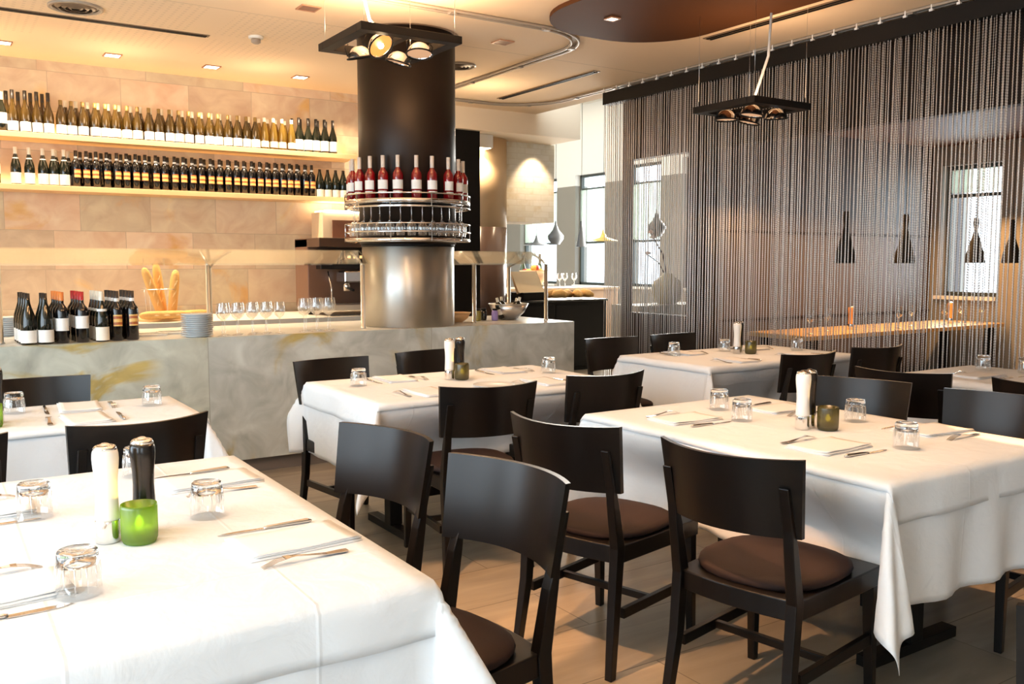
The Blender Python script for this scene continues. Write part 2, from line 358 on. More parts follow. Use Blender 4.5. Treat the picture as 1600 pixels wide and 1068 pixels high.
for i, (yb, ya, z0, z1) in enumerate(WINS):
    f = MB(); t = .045; d = WX(ya) - 10.5
    f.box(d + 10.62, d + 10.69, ya, ya + t, z0, z1).box(d + 10.62, d + 10.69, yb - t, yb, z0, z1).box(d + 10.62, d + 10.69, ya, yb, z1 - t, z1).box(d + 10.62, d + 10.69, ya, yb, z0, z0 + t)
    zt = 2.16 if i == 4 else 1.78
    f.box(d + 10.63, d + 10.68, ya, yb, zt - .02, zt + .02)
    if i < 4: f.box(d + 10.63, d + 10.68, ya, yb, 2.78, 2.81)
    w = struct(f.obj('window_%d' % (i + 1), M_frame))
    MB().box(d + 10.65, d + 10.657, ya, yb, z0, z1).obj('window_pane', M_pane, w)
    MB().box(d + 10.44, d + 10.62, ya - .02, yb + .02, z0 - .04, z0).obj('window_sill', M_offwhite, w)
    bl = MB(); k = 4
    for q in range(k): bl.box(d + 10.58, d + 10.584, ya + .05 + q * (yb - ya - .1) / k + .02, ya + .05 + (q + 1) * (yb - ya - .1) / k - .02, zt + .03, (2.77 if i < 4 else z1 - .05))
    bl.obj('blind_panel', glassy('blind_gauze', (.88, .92, .80), .99, translucent=.35, rough=.6, edge=.1) if i == 0 else MATS['blind_gauze'], w)
# hall ceiling and private-room ceiling behind the chain curtain
struct(MB().box(5.98, 10.8, 6.25, 17.2, 4.35, 4.5).box(3.9, 5.98, WALL_Y, 17.2, 4.35, 4.5).obj('ceiling_hall', M_offwhite))
struct(MB().box(6.05, 9.85, -2.5, 6.13, 2.72, 2.84).obj('ceiling_private_room', mat('private_ceiling', (.13, .055, .025), .6)))
# dark partition behind the curtain: lintel, pillar, low wall under the first opening
XP = 5.95
pt = MB().box(XP, XP + .1, -2.5, 7.06, 2.42, CEIL).box(XP, XP + .1, 6.13, 7.06, 0, .90).box(XP, XP + .12, 5.82, 6.13, 0, 2.42).box(XP, XP + .1, 7.0, 7.06, .9, 2.42)
struct(pt.obj('wall_partition', M_partition))
gw = MB().box(6.08, 10.5, 6.13, 6.25, 0, 4.4)
wp = struct(gw.obj('wall_private_room', M_greywall))
for z in (.84, 1.70): MB().box(6.08, 10.2, 6.118, 6.13, z - .012, z + .012).obj('trim_groove', M_partition, wp)
# soffit box beyond the end of the shelves and the black wall slab
struct(MB().box(3.96, 6.62, WALL_Y - .01, 10.6, 2.86, 3.5).obj('ceiling_soffit', mat('soffit_cream', (.93, .78, .58), .8)))
struct(MB().box(3.95, 5.27, 8.72, 8.80, 0, 2.86).obj('wall_black_slab', M_black))
struct(MB().box(3.6, 6.0, 10.7, 10.8, 0, 4.3).obj('wall_kitchen', mat('kitchen_brown', (.10, .055, .035), .5)))
# hanging white chimney breast
hb = MB().box(5.95, 6.68, 9.25, 9.9, 1.90, 2.86)
struct(hb.obj('wall_hanging_box', stone('whitewashed_brick', [(.78, .74, .62), (.84, .80, .70)], (.74, .66, .50), .24, .07, (.70, .64, .52), 2, rough=.7)))
# second, round column farther back: cream above, brown below
c2 = struct(MB().lathe([(.35, 1.82), (.35, 2.86)], 40, (5.63, 8.95 + .42, 0)).obj('column_far_upper', mat('cream_paint', (.76, .56, .34), .5)))
struct(MB().lathe([(.35, 0), (.35, 1.82)], 40, (5.63, 9.37, 0)).obj('column_far_lower', mat('brown_gloss', (.10, .06, .045), .18)))
struct(MB().box(-2.6, 5.6, 5.88, 5.9, 0, .01).obj('trim_1', M_black)) if False else None

# ---------------------------------------------------------------- ceiling fittings
def rounded(x0, x1, y0, y1, r, n=10):
    p = []
    for cx, cy, a in ((x1 - r, y1 - r, 0), (x0 + r, y1 - r, pi / 2), (x0 + r, y0 + r, pi), (x1 - r, y0 + r, 1.5 * pi)):
        for i in range(n + 1): t = a + pi / 2 * i / n; p.append((cx + r * cos(t), cy + r * sin(t)))
    return p
rp = MB().prism(rounded(3.60, 4.90, 1.2, 5.42, .55), CEIL - .03, CEIL)
rp_o = rp.obj('ceiling_panel', mat('recess_brown', (.075, .028, .010), .65, spec=.1)); tag(rp_o, 'dark brown rounded panel let into the cream ceiling', 'ceiling panel')
def track(name, pts, label):
    root = empty(name, (pts[0][0], pts[0][1], CEIL), 0, label, 'curtain rail')
    P = [(x - pts[0][0], y - pts[0][1]) for x, y in pts]
    for off in (-.028, .028):
        q = []
        for i, (x, y) in enumerate(P):
            xa, ya = P[max(i - 1, 0)]; xb, yb = P[min(i + 1, len(P) - 1)]; d = hypot(xb - xa, yb - ya) or 1
            q.append((x - (yb - ya) / d * off, y + (xb - xa) / d * off, -.012))
        MB().tube(q, .011, 6).obj('rail', M_grey, root)
    bk = []
    for i, (x, y) in enumerate(P):
        xa, ya = P[max(i - 1, 0)]; xb, yb = P[min(i + 1, len(P) - 1)]; d = hypot(xb - xa, yb - ya) or 1
        bk.append(((x - (yb - ya) / d * .04, y + (xb - xa) / d * .04), (x + (yb - ya) / d * .04, y - (xb - xa) / d * .04)))
    m = MB(); vs = []
    for a, b2 in bk: vs += [(*a, -.003), (*b2, -.003)]
    m.add(vs, [(2 * i, 2 * i + 1, 2 * i + 3, 2 * i + 2) for i in range(len(bk) - 1)]); m.obj('backing', mat('track_channel', (.55, .46, .35), .6), root)
    acc = 0
    for i in range(1, len(P)):
        acc += hypot(P[i][0] - P[i - 1][0], P[i][1] - P[i - 1][1])
        if acc > .62:
            acc = 0; MB().box(P[i][0] - .025, P[i][0] + .025, P[i][1] - .02, P[i][1] + .02, -.03, -.004).obj('clip', M_grey, root)
def arc(cx, cy, r, a0, a1, n=10): return [(cx + r * cos(R(a0 + (a1 - a0) * i / n)), cy + r * sin(R(a0 + (a1 - a0) * i / n))) for i in range(n + 1)]
def line(a, b2, n): return [(a[0] + (b2[0] - a[0]) * i / n, a[1] + (b2[1] - a[1]) * i / n) for i in range(n + 1)]
track('curtain_track', line((2.3, 5.44), (3.85, 5.44), 8) + arc(3.85, 5.97, .53, -90, 0)[1:] + line((4.38, 5.97), (4.38, 8.0), 10)[1:], 'curved double rail bending beside the dark round column')
track('curtain_track', line((4.1, 8.28), (5.1, 8.28), 5) + arc(5.1, 7.70, .585, 90, 0)[1:] + line((5.685, 7.70), (5.685, 0.2), 36)[1:], 'long ceiling rail carrying the chain curtain')
def slot(x0, x1, y0, y1, label):
    r = empty('slot_diffuser', ((x0 + x1) / 2, (y0 + y1) / 2, CEIL), 0, label, 'air vent', 'slot air diffusers')
    hx, hy = (x1 - x0) / 2, (y1 - y0) / 2
    MB().box(-hx, hx, -hy, hy, -.006, 0).obj('frame', mat('slot_brown', (.22, .15, .09), .5), r)
    g = MB()
    if hx > hy:
        for k in (-1, 1): g.box(-hx + .02, hx - .02, k * hy * .45 - .008, k * hy * .45 + .008, -.012, -.006)
    else:
        nsl = int((y1 - y0) / .05)
        for k in (-1, 1): g.box(k * hx * .45 - .008, k * hx * .45 + .008, -hy + .02, hy - .02, -.012, -.006)
    g.obj('louvre', M_black, r)
slot(-1.2, 1.88, 7.02, 7.08, 'long thin slot vent in ceiling above wine shelves')
slot(5.06, 5.14, 6.42, 8.03, 'slatted slot vent in ceiling beside curtain rail near black slab')
slot(5.04, 5.13, 2.2, 5.06, 'brown slot vent between dark ceiling panel and chain curtain')
def round_vent(x, y, r_, label):
    r = empty('round_vent', (x, y, CEIL), 0, label, 'air vent', 'round ceiling vents')
    MB().lathe([(r_, 0), (r_, -.012), (r_ * .86, -.014), (r_ * .84, -.004)], 28, cap=False).obj('rim', M_grey, r)
    g = MB()
    for k in (.62, .4, .18): g.lathe([(r_ * (k + .14), -.003), (r_ * k, -.02), (r_ * (k - .02), -.018)], 24, cap=False)
    g.lathe([(r_ * .85, -.001), (0.0001, -.001)], 24, cap=False)
    g.obj('louvre', mat('vent_dark', (.10, .07, .05), .4), r)
round_vent(.93, 6.75, .17, 'round louvred ceiling vent above the wine shelves at far left')
round_vent(3.96, 6.9, .15, 'round louvred ceiling vent just right of the dark column top')
sd = empty('smoke_detector', (2.18, 6.87, CEIL), 0, 'small white smoke detector on ceiling above the shelves', 'smoke detector')
MB().lathe([(.055, 0), (.055, -.015), (.04, -.02)], 20).obj('base', M_offwhite, sd); MB().lathe([(.035, -.02), (.035, -.045), (.02, -.055), (.0001, -.056)], 20).obj('sensor', mat('detector_grey', (.35, .28, .22), .5), sd)
def downlight(x, y, z, lit, label, size=.055):
    r = empty('downlight', (x, y, z), 0, label, 'ceiling light', 'recessed ceiling downlights')
    g = MB(); s_ = size; t = .012
    g.box(-s_ - t, s_ + t, -s_ - t, -s_, -.008, 0).box(-s_ - t, s_ + t, s_, s_ + t, -.008, 0).box(-s_ - t, -s_, -s_, s_, -.008, 0).box(s_, s_ + t, -s_, s_, -.008, 0)
    g.obj('frame', mat('downlight_copper', (.40, .20, .12), .4), r)
    MB().box(-s_, s_, -s_, s_, -.006, -.001).obj('lamp', M_down if lit else mat('unlit_reflector', (.16, .05, .03), .3), r)
    return r
for i, x in enumerate((.59, 1.38, 2.18, 2.98)):
    downlight(x, 8.12, CEIL, True, ['leftmost', 'second', 'third', 'rightmost'][i] + ' lit downlight in the row close above the wine shelves')
    light('SPOT', 'shelf_spot', (x, 8.12, CEIL - .03), 150, WARM2, (R(-6), 0, 0), spot_size=R(110), spot_blend=.6, shadow_soft_size=.04)
light('SPOT', 'shelf_spot', (3.6, 8.12, CEIL - .03), 40, WARM2, (R(14), 0, 0), spot_size=R(105), spot_blend=.6, shadow_soft_size=.04)
light('SPOT', 'shelf_spot', (-.2, 8.12, CEIL - .03), 120, WARM2, (R(-6), 0, 0), spot_size=R(105), spot_blend=.6, shadow_soft_size=.04)
for x in (.2, 1.38, 2.57): light('POINT', 'added_ceiling_fill', (x, 7.9, 2.70), 7, (1, .70, .42), shadow_soft_size=.15)  # added fill lights without fixtures, brighten the ceiling by the shelf wall
light('POINT', 'added_ceiling_fill', (4.6, 7.5, 2.66), 13, (1, .70, .42), shadow_soft_size=.02)  # added fill with no lamp here, lifts right-hand ceiling and soffit
downlight(2.24, 5.92, CEIL, False, 'unlit reddish downlight left of the black square pendant')
downlight(3.83, 5.99, CEIL, False, 'unlit reddish downlight right of the dark column')
downlight(4.04, 4.92, CEIL - .03, True, 'lit downlight in the dark brown ceiling panel', .03)

# ---------------------------------------------------------------- wall shelves
def shelf(z, name_lbl):
    r = empty('wall_shelf', (1.2, 8.5, z), 0, name_lbl, 'shelf', 'long wall shelves')
    MB().box(-3.4, 2.42, -.17, .145, -.045, 0).obj('board', M_shelf, r, .003)
    MB().box(-3.4, 2.42, .105, .135, 0, .012).obj('light_strip', emit('led_strip', (1, .58, .2), 7), r)
shelf(2.455, 'upper pale wooden wall shelf glowing behind its wine bottles')
shelf(2.035, 'lower pale wooden wall shelf full of dark wine bottles')
light('AREA', 'shelf_glow', (1.2, 8.615, 2.475), 8, (1, .60, .24), (R(180), 0, 0), shape='RECTANGLE', size=4.8, size_y=.04)
light('AREA', 'shelf_glow', (1.2, 8.615, 2.055), 9, (1, .62, .26), (R(180), 0, 0), shape='RECTANGLE', size=4.8, size_y=.04)

# ---------------------------------------------------------------- bottles
def sleeve(r, z0, z1, a=pi * .85, n=18):
    return MB().lathe([(r + .0008, z0), (r + .0008, z1)], n, a0=-pi / 2 - a / 2 * 1.15, a1=-pi / 2 + a / 2 * 1.15)
BORD = [(.031, 0), (.0365, .004), (.0365, .185), (.034, .203), (.022, .222), (.0150, .235), (.0135, .24)]
BURG = [(.034, 0), (.040, .004), (.040, .135), (.036, .165), (.024, .205), (.0160, .235), (.0140, .25)]
ALSA = [(.033, 0), (.037, .004), (.037, .12), (.033, .16), (.024, .21), (.016, .245), (.0135, .26)]
def bottle(kind, prof, body_m, cap_m, lab_m, lz, h=.30, band=None, cap_len=.06):
    b_ = MB().lathe(prof + [(.0135, h - .004), (.0001, h)], 16).obj('wine_bottle', body_m)
    tag(b_, 'wine bottle', 'bottle')
    zc = h - cap_len
    MB().lathe([(.0148, zc), (.0148, h + .001), (.0001, h + .0015)], 12, cap=False).obj('capsule', cap_m, b_)
    rmax = max(p[0] for p in prof)
    sleeve(rmax, *lz, a=pi * (.42 if lab_m is M_gold else .85)).obj('label', lab_m, b_)
    if band: sleeve(*band).obj('neck_label', M_labelw, b_)
    return Proto(b_)
P_white_big = bottle('a', BURG, M_btl_dark, M_cap_white, M_labelw, (.06, .145), .31)
P_tall = bottle('b', BURG, M_btl_olive, M_cap_dark, M_labelw, (.01, .085), .335, cap_len=.07)
P_olive = bottle('c', BURG, M_btl_olive, M_cap_white, M_labelw, (.012, .082), .30, cap_len=.055)
P_oliveD = bottle('c2', BURG, M_btl_olive, mat('olive_foil', (.22, .14, .04), .4), M_labelw, (.012, .082), .285, cap_len=.04)
P_gold = bottle('d', ALSA, M_btl_gold, M_cap_white, M_label, (.02, .075), .29, cap_len=.04)
P_endd = bottle('e', BURG, M_btl_dark, M_cap_dark, M_labelw, (.02, .115), .32, cap_len=.07)
P_red = bottle('f', BORD, M_btl_black, M_cap_red, M_labelw, (.08, .16), .31)
P_cream = bottle('g', BURG, M_btl_dark, M_cap_white, M_label, (.008, .095), .30, band=(.0225, .198, .216), cap_len=.06)
P_goldlab = bottle('h', BORD, M_btl_black, M_cap_dark, M_gold, (.075, .145), .30, band=(.0150, .236, .252), cap_len=.045)
P_short = bottle('i', BURG, M_btl_dark, M_cap_dark, M_label, (.004, .072), .265, cap_len=.05)
def row(proto, shelf_n, shelf_z, x0, n, dx, what, y=8.40, jit=.006, pre='front row', grp=None):
    for k in range(n):
        proto.put((x0 + k * dx + random.uniform(-jit, jit), y + random.uniform(-.006, .006), shelf_z), random.uniform(-.35, .35),
                  f'{what}, {ORD[k]} from left, {pre}, {shelf_n} shelf', grp or f'{what}s on the {shelf_n} wall shelf, {pre}')
U, L_ = 2.455, 2.035
row(P_white_big, 'upper', U, .50, 2, .085, 'dark bottle with big white label', pre='far left')
row(P_tall, 'upper', U, .665, 4, .086, 'tall dark-necked bottle with white label', pre='front row')
row(P_oliveD, 'upper', U, 1.01, 8, .0855, 'olive glass bottle with bright label')
row(P_oliveD, 'upper', U, 1.70, 12, .0855, 'brown-olive bottle with cream label')
row(P_gold, 'upper', U, 2.73, 4, .083, 'yellow glass bottle with pale label')
row(P_endd, 'upper', U, 3.06, 5, .086, 'dark bottle with tall white label', pre='right end')
row(P_tall, 'upper', U, .625, 4, .086, 'tall dark-necked bottle', y=8.49, pre='back row')
row(P_olive, 'upper', U, 1.055, 9, .0855, 'white-capped olive bottle', y=8.49, pre='back row')
row(P_olive, 'upper', U, 1.83, 10, .0855, 'pale-capped amber bottle', y=8.49, pre='back row')
row(P_gold, 'upper', U, 2.70, 4, .083, 'slim yellow bottle', y=8.49, pre='back row')
row(P_endd, 'upper', U, 3.02, 5, .086, 'dark slope-shouldered bottle', y=8.49, pre='back row')
row(P_red, 'lower', L_, .515, 1, .1, 'red-capped bottle with white label', pre='far left')
row(P_cream, 'lower', L_, .66, 3, .098, 'white-capped bottle with cream label', pre='front row')
row(P_cream, 'lower', L_, .935, 2, .088, 'white-capped bottle with taller cream label', pre='front row')
row(P_goldlab, 'lower', L_, 1.105, 15, .0795, 'black bottle with gold label')
row(P_goldlab, 'lower', L_, 2.30, 13, .0735, 'black bottle with red-gold label')
row(P_short, 'lower', L_, 3.265, 4, .080, 'short dark bottle with beige label', pre='right end')
row(P_cream, 'lower', L_, .97, 2, .09, 'white-capped dark bottle', y=8.49, pre='back row')
row(P_goldlab, 'lower', L_, 1.155, 15, .0795, 'black bottle with white neck seal', y=8.49, pre='back row')
row(P_goldlab, 'lower', L_, 2.345, 12, .0735, 'black shouldered bottle', y=8.49, pre='back row')

# ---------------------------------------------------------------- bar counter
bar_r = empty('bar_counter', (1.9, 6.4, 0), 0, 'long marble bar counter with yellow-veined slabs around the dark column', 'bar counter')
BX0, BX1, BY0, BY1, BZ = -2.5, 4.44, 5.86, 6.95, .92
def rel(o, p): o.parent = p; o.location = (-p.location.x, -p.location.y, -p.location.z); return o
rel(MB().box(BX0, BX1, BY0, BY0 + .05, .10, BZ).box(BX1 - .05, BX1, BY0 + .05, BY1, .10, BZ).obj('front_slab', M_barstone), bar_r)
rel(MB().box(BX0, BX1 - .05, BY0 + .05, BY1, BZ - .04, BZ - .002).obj('worktop', M_bartop), bar_r)
rel(MB().box(BX0, BX1 - .04, BY0 + .05, BY1 - .05, 0, .10).obj('plinth', mat('plinth_grey', (.16, .14, .125), .5)), bar_r)
bk = empty('back_counter', (.5, 8.0, 0), 0, 'back work counter along the stone wall under the wine shelves', 'counter')
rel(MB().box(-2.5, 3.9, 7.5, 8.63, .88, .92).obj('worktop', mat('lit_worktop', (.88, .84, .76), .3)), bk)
rel(MB().box(-2.5, 3.9, 7.55, 8.63, 0, .88).obj('cabinet_front', M_bartop), bk)

# round column with dark paint above and a steel sleeve below
CX, CY = 3.13, 6.25
colr = empty('column_round', (CX, CY, .92), 0); colr['kind'] = 'structure'
MB().lathe([(.368, .62), (.368, CEIL - .92)], 64).obj('dark_shaft', M_darkcol, colr)
st = mat('brushed_steel_sleeve', (.60, .60, .57), .40, 1, Anisotropic=.9, Anisotropic_Rotation=.25); _n, _l, _b = nt(st); _t = _n.new('ShaderNodeTangent'); _t.direction_type = 'RADIAL'; _t.axis = 'Z'; _l.new(_t.outputs[0], _b.inputs['Tangent'])
MB().lathe([(.352, 0), (.352, .60)], 64).obj('steel_sleeve', st, colr)
MB().lathe([(.358, .60), (.358, .625)], 64).obj('shadow_gap', M_black, colr)
MB().lathe([(.40, CEIL - .92 - .004), (.368, CEIL - .92 - .004)], 64, cap=False).obj('ceiling_collar', mat('collar_brown', (.30, .20, .13), .6), colr)

# ring rack round the column
rk = empty('bottle_rack', (CX, CY, 1.55), 0, 'chrome ring rack round the dark column holding rose bottles', 'rack')
def ring(r, z, t, n=56): return [(r * cos(2 * pi * i / n), r * sin(2 * pi * i / n), z) for i in range(n)]
g = MB(); g.tube(ring(.475, .35, 0), .006, 6, True).obj('guard_rail', M_chrome, rk)
g = MB().lathe([(.372, .282), (.470, .282), (.478, .290), (.478, .312), (.470, .314), (.462, .292), (.372, .292)], 64, cap=False).obj('bottle_shelf', M_chrome, rk)
MB().tube(ring(.475, .255, 0), .006, 6, True).obj('lower_shelf_rail', M_chrome, rk)
MB().tube(ring(.475, .135, 0), .005, 6, True).obj('glass_guard_rail', M_chrome, rk)
MB().lathe([(.372, .002), (.470, .002), (.478, .008), (.478, .028), (.470, .030), (.462, .012), (.372, .012)], 64, cap=False).obj('glass_tray', M_chrome, rk)
MB().tube(ring(.475, .075, 0), .006, 6, True).obj('tray_rail', M_chrome, rk)
MB().lathe([(.372, .262), (.43, .262), (.43, .268), (.372, .268)], 64, cap=False).obj('stem_hanger', M_chrome, rk)
for k in range(10):
    a = -pi / 2 - .1 + 2 * pi * k / 10
    MB().bar([(.476 * cos(a), .476 * sin(a), 0), (.476 * cos(a), .476 * sin(a), .35)] if False else [(.476 * cos(a), .476 * sin(a), .25), (.476 * cos(a), .476 * sin(a), .352)], [(.006, .006)] * 2).obj('rail_post', M_chrome, rk)
    MB().bar([(.476 * cos(a), .476 * sin(a), .005), (.476 * cos(a), .476 * sin(a), .137)], [(.006, .006)] * 2).obj('rail_post', M_chrome, rk)
rb = bottle('rose', BORD, M_btl_rose, mat('silver_foil', (.62, .58, .54), .35), M_labelw, (.085, .15), .325, cap_len=.085)
for t in (rb.root,): tag(t, 'rose', 'bottle')
MB().lathe([(.0373, .062), (.0373, .072)], 18, a0=-pi / 2 - 1.2, a1=-pi / 2 + 1.2).obj('lower_label', M_labelw, rb.root); rb = Proto(rb.root)
import itertools
# angles run clockwise seen from the room, from the left edge of the rack to its right edge
RA = [-178, -170, -161, -150, -139, -128, -115, -103, -88, -74, -58, -44, -30]
RA = [a + 27 - 0 for a in RA]
RA = [-206, -190, -172, -156, -141, -126, -108, -92, -72, -54, -36, -20]
for i, a in enumerate(RA):
    t = R(a)
    rb.put((CX + .425 * cos(t), CY + .425 * sin(t), 1.842), t + pi / 2, 'rose wine bottle with silver capsule on the column rack, ' + ORD[i] + ' from left', 'rose bottles round the column')
# stemware
WG = [(.0001, .001), (.032, .001), (.032, .003), (.006, .007), (.0035, .015), (.0035, .095), (.008, .105), (.028, .122), (.037, .145), (.0385, .165), (.034, .195), (.0305, .215)]
def wineglass(sc=1.0, label=''):
    s = MB().lathe([(r * sc, z * sc) for r, z in WG[6:]], 18, cap=False).obj('wine_glass', M_glass); tag(s, 'wine glass', 'glass')
    MB().lathe([(r * sc, z * sc) for r, z in WG[:7]], 12, cap=False).obj('stem', M_glass, s)
    return s
hg = wineglass(1.0)
hg.rotation_euler = (pi, 0, 0)
hgp = Proto(hg)
k = 0
for a in range(-212, -14, 11):
    t = R(a); o = hgp.put((CX + .412 * cos(t), CY + .412 * sin(t), 1.812), 0, 'wine glass hanging upside down in column rack, ' + ORD[k] + ' from left', 'glasses hanging in the column rack')
    o.rotation_euler = (pi, 0, 0); k += 1

# glass sneeze guards: posts, slanted pane, arms
def guard(x0, x1, posts_f, posts_b, label, yf=6.1, yb=6.85):
    r = empty('sneeze_guard', ((x0 + x1) / 2, yf, BZ), 0, label, 'glass guard', 'glass guards on the bar')
    ox, oy = (x0 + x1) / 2, yf
    for x in posts_f:
        MB().lathe([(.022, 0), (.022, .006), (.016, .008), (.016, .465)], 14, (x - ox, 0, 0)).obj('post', M_steel, r)
        MB().tube([(x - ox, 0, .46), (x - ox, .06, .50), (x - ox, .20, .555)], .009, 8).obj('arm', M_steel, r)
    for x in posts_b:
        MB().lathe([(.022, 0), (.022, .006), (.016, .008), (.016, .44)], 14, (x - ox, yb - yf, 0)).obj('post', M_steel, r)
        MB().tube([(x - ox, yb - yf, .44), (x - ox, yb - yf - .2, .50), (x - ox, .20, .555)], .009, 8).obj('arm', M_steel, r)
    y1, z1, y2, z2 = -.02, .468, .20, .565
    MB().add([(x0 - ox, y1, z1), (x1 - ox, y1, z1), (x1 - ox, y2, z2), (x0 - ox, y2, z2), (x0 - ox, y1, z1 + .008), (x1 - ox, y1, z1 + .008), (x1 - ox, y2, z2 + .008), (x0 - ox, y2, z2 + .008)],
             [(3, 2, 1, 0), (4, 5, 6, 7), (0, 1, 5, 4), (1, 2, 6, 5), (2, 3, 7, 6), (3, 0, 4, 7)]).obj('glass_pane', M_guard, r)
    MB().add([(x0 - ox, y2, z2), (x1 - ox, y2, z2), (x1 - ox, yb - yf, .46), (x0 - ox, yb - yf, .46), (x0 - ox, y2, z2 + .008), (x1 - ox, y2, z2 + .008), (x1 - ox, yb - yf, .468), (x0 - ox, yb - yf, .468)],
             [(3, 2, 1, 0), (4, 5, 6, 7), (0, 1, 5, 4), (1, 2, 6, 5), (2, 3, 7, 6), (3, 0, 4, 7)]).obj('rear_pane', M_guard, r)
guard(-1.2, 2.74, (.36, 1.575, 2.68), (1.78,), 'long glass guard on slim steel posts over the bar left of column')
guard(3.52, 4.42, (3.66, 4.36), (4.28,), 'short glass guard on steel posts over the bar right of column', yf=6.15, yb=6.6)

# bottles standing on the bar in files, each file one kind
C_burg = bottle('j', [(.036, 0), (.043, .004), (.043, .13), (.038, .17), (.024, .215), (.017, .24), (.0155, .255)], M_btl_dark, M_cap_dark, M_labelw, (.012, .085), .30)
C_or = bottle('k', BORD, M_btl_black, M_cap_orange, M_labelw, (.075, .15), .305, cap_len=.05)
C_rd = bottle('l', BORD, M_btl_black, M_cap_red, M_labelw, (.085, .16), .305, cap_len=.05)
C_wh = bottle('m', BURG, M_btl_dark, M_cap_white, M_label, (.008, .09), .305, band=(.029, .178, .2), cap_len=.055)
C_gd = bottle('n', BORD, M_btl_black, M_cap_dark, M_gold, (.09, .16), .305, band=(.0150, .242, .262), cap_len=.05)
def file_(proto, x, y, n, what, dy=.088, dxx=-.004):
    for k in range(n):
        proto.put((x + dxx * k, y + dy * k, BZ - .001), random.uniform(-.1, .3), f'{what}, {["front one", "second", "third", "rearmost"][k]} of its file on the bar', f'file of {what}s on the bar')
file_(C_burg, .495, 5.95, 4, 'slope-shouldered bottle with wide white label', .10)
file_(C_burg, .585, 5.95, 2, 'dark burgundy bottle beside the leftmost file', .10)
file_(C_or, .675, 5.96, 4, 'orange-capped bottle with white label')
file_(C_rd, .785, 5.965, 4, 'red-capped bottle with white label')
file_(C_wh, .895, 5.96, 4, 'white-capped bottle with cream label')
file_(C_gd, .985, 5.985, 4, 'black bottle with gold label')
file_(C_gd, 1.075, 5.99, 4, 'gold-label black bottle at the right end')
# plates
pl = MB().lathe([(.0001, .004), (.06, .004), (.065, 0), (.072, .004), (.098, .013), (.1, .015), (.097, .016), (.07, .008), (.0001, .008)], 32).obj('plate', mat('porcelain_banded', (.84, .85, .85), .2)); tag(pl, 'plate', 'plate')
MB().lathe([(.0985, .0125), (.1008, .0145), (.1, .0165)], 32, cap=False).obj('rim_band', mat('blue_grey_band', (.45, .52, .58), .3), pl)
pp = Proto(pl)
for k in range(11): pp.put((1.47, 6.0, BZ - .002 + .0135 * k), 0, f'blue-rimmed plate, {ORD[k]} from the bottom in the bar stack', 'stack of blue-rimmed plates on the bar')
for k in range(9): pp.put((.44, 7.0 - .2, BZ - .002 + .0135 * k), 0, f'plate in the pile behind the left guard post, {ORD[k]} from the bottom', 'pile of plates behind the left post')
for i, (x, y, a) in enumerate(((1.2, 6.25, .1), (1.42, 6.35, -.1))):
    d = empty('serving_tray', (x, y, BZ - .002), a, ['white oblong tray right of the bottle files', 'white oblong tray behind the plate stack'][i], 'tray', 'white trays on the bar')
    MB().prism(rounded(-.12, .12, -.08, .08, .03, 4), 0, .008).obj('base', M_white, d)
    g = MB(); P_ = rounded(-.12, .12, -.08, .08, .03, 4); g.tube([(x_, y_, .012) for x_, y_ in P_], .006, 6, True); g.obj('rim', M_white, d)
# wine glasses upright on the bar
ug = Proto(wineglass(1.0))
gl = [(1.62, 5.96), (1.66, 6.04), (1.72, 5.97), (1.76, 6.06), (1.82, 5.97), (1.86, 6.07), (1.92, 5.99), (1.96, 6.08), (2.02, 6.0)]
for i, (x, y) in enumerate(gl): ug.put((x, y, BZ - .001), 0, f'clear wine glass right of the plate stack, {ORD[i]} from left in the larger cluster', 'larger cluster of wine glasses on the bar')
g2 = [(2.20, 6.02), (2.25, 6.11), (2.29, 6.02), (2.34, 6.12), (2.38, 6.03), (2.43, 6.11)]
for i, (x, y) in enumerate(g2): ug.put((x, y, BZ - .001), 0, f'big clear wine glass beside the column, {ORD[i]} from left in the smaller cluster', 'smaller cluster of wine glasses on the bar', (1.08, 1.08, 1.08))
# baguettes in a wire holder on the back counter
bb = empty('bread_stand', (1.62, 7.85, .92), 0, 'wire bread stand with a wooden board on the back counter', 'bread stand')
MB().lathe([(.20, 0), (.20, .02), (.19, .022)], 28).obj('board', mat('board_wood', (.66, .46, .22), .6), bb)
MB().tube([(.13 * cos(2 * pi * i / 24), .13 * sin(2 * pi * i / 24), .26) for i in range(24)], .004, 6, True).obj('wire_ring', M_steel, bb)
for k in range(4): a = pi / 2 * k + .4; MB().tube([(.11 * cos(a), .11 * sin(a), .02), (.13 * cos(a), .13 * sin(a), .26)], .003, 6).obj('wire_leg', M_steel, bb)
def baguette(p, q, r, label):
    P_ = [tuple(p[j] + (q[j] - p[j]) * t for j in range(3)) for t in (0, .04, .15, .3, .45, .6, .75, .9, .97, 1)]
    o = MB().tube([tuple(P_[i][j] - p[j] for j in range(3)) for i in range(10)], [r * .3, r * .7, r, r * 1.04, r, r * 1.04, r, r * .85, r * .6, r * .15], 12).obj('baguette', M_bread)
    o.location = p; tag(o, label, 'bread', 'baguettes in the bread stand')
    import mathutils
    d = mathutils.Vector([q[j] - p[j] for j in range(3)]); L0 = d.length; d.normalize()
    for t in (.3, .5, .7):
        c = d * (L0 * t) + mathutils.Vector((0, -r * .9, 0)); MB().tube([tuple(c - d * .03 + mathutils.Vector((-.012, 0, 0))), tuple(c), tuple(c + d * .03 + mathutils.Vector((.012, 0, 0)))], [.002, .007, .002], 6).obj('crust_slash', mat('crumb_pale', (.85, .66, .36), .9), o)
baguette((1.64, 7.82, .945), (1.50, 7.80, 1.36), .036, 'leftmost pale baguette leaning left in the stand')
baguette((1.66, 7.88, .945), (1.62, 7.93, 1.40), .036, 'tallest brown baguette at the middle of the stand')
baguette((1.71, 7.82, .945), (1.76, 7.83, 1.34), .038, 'rightmost golden baguette upright in the stand')
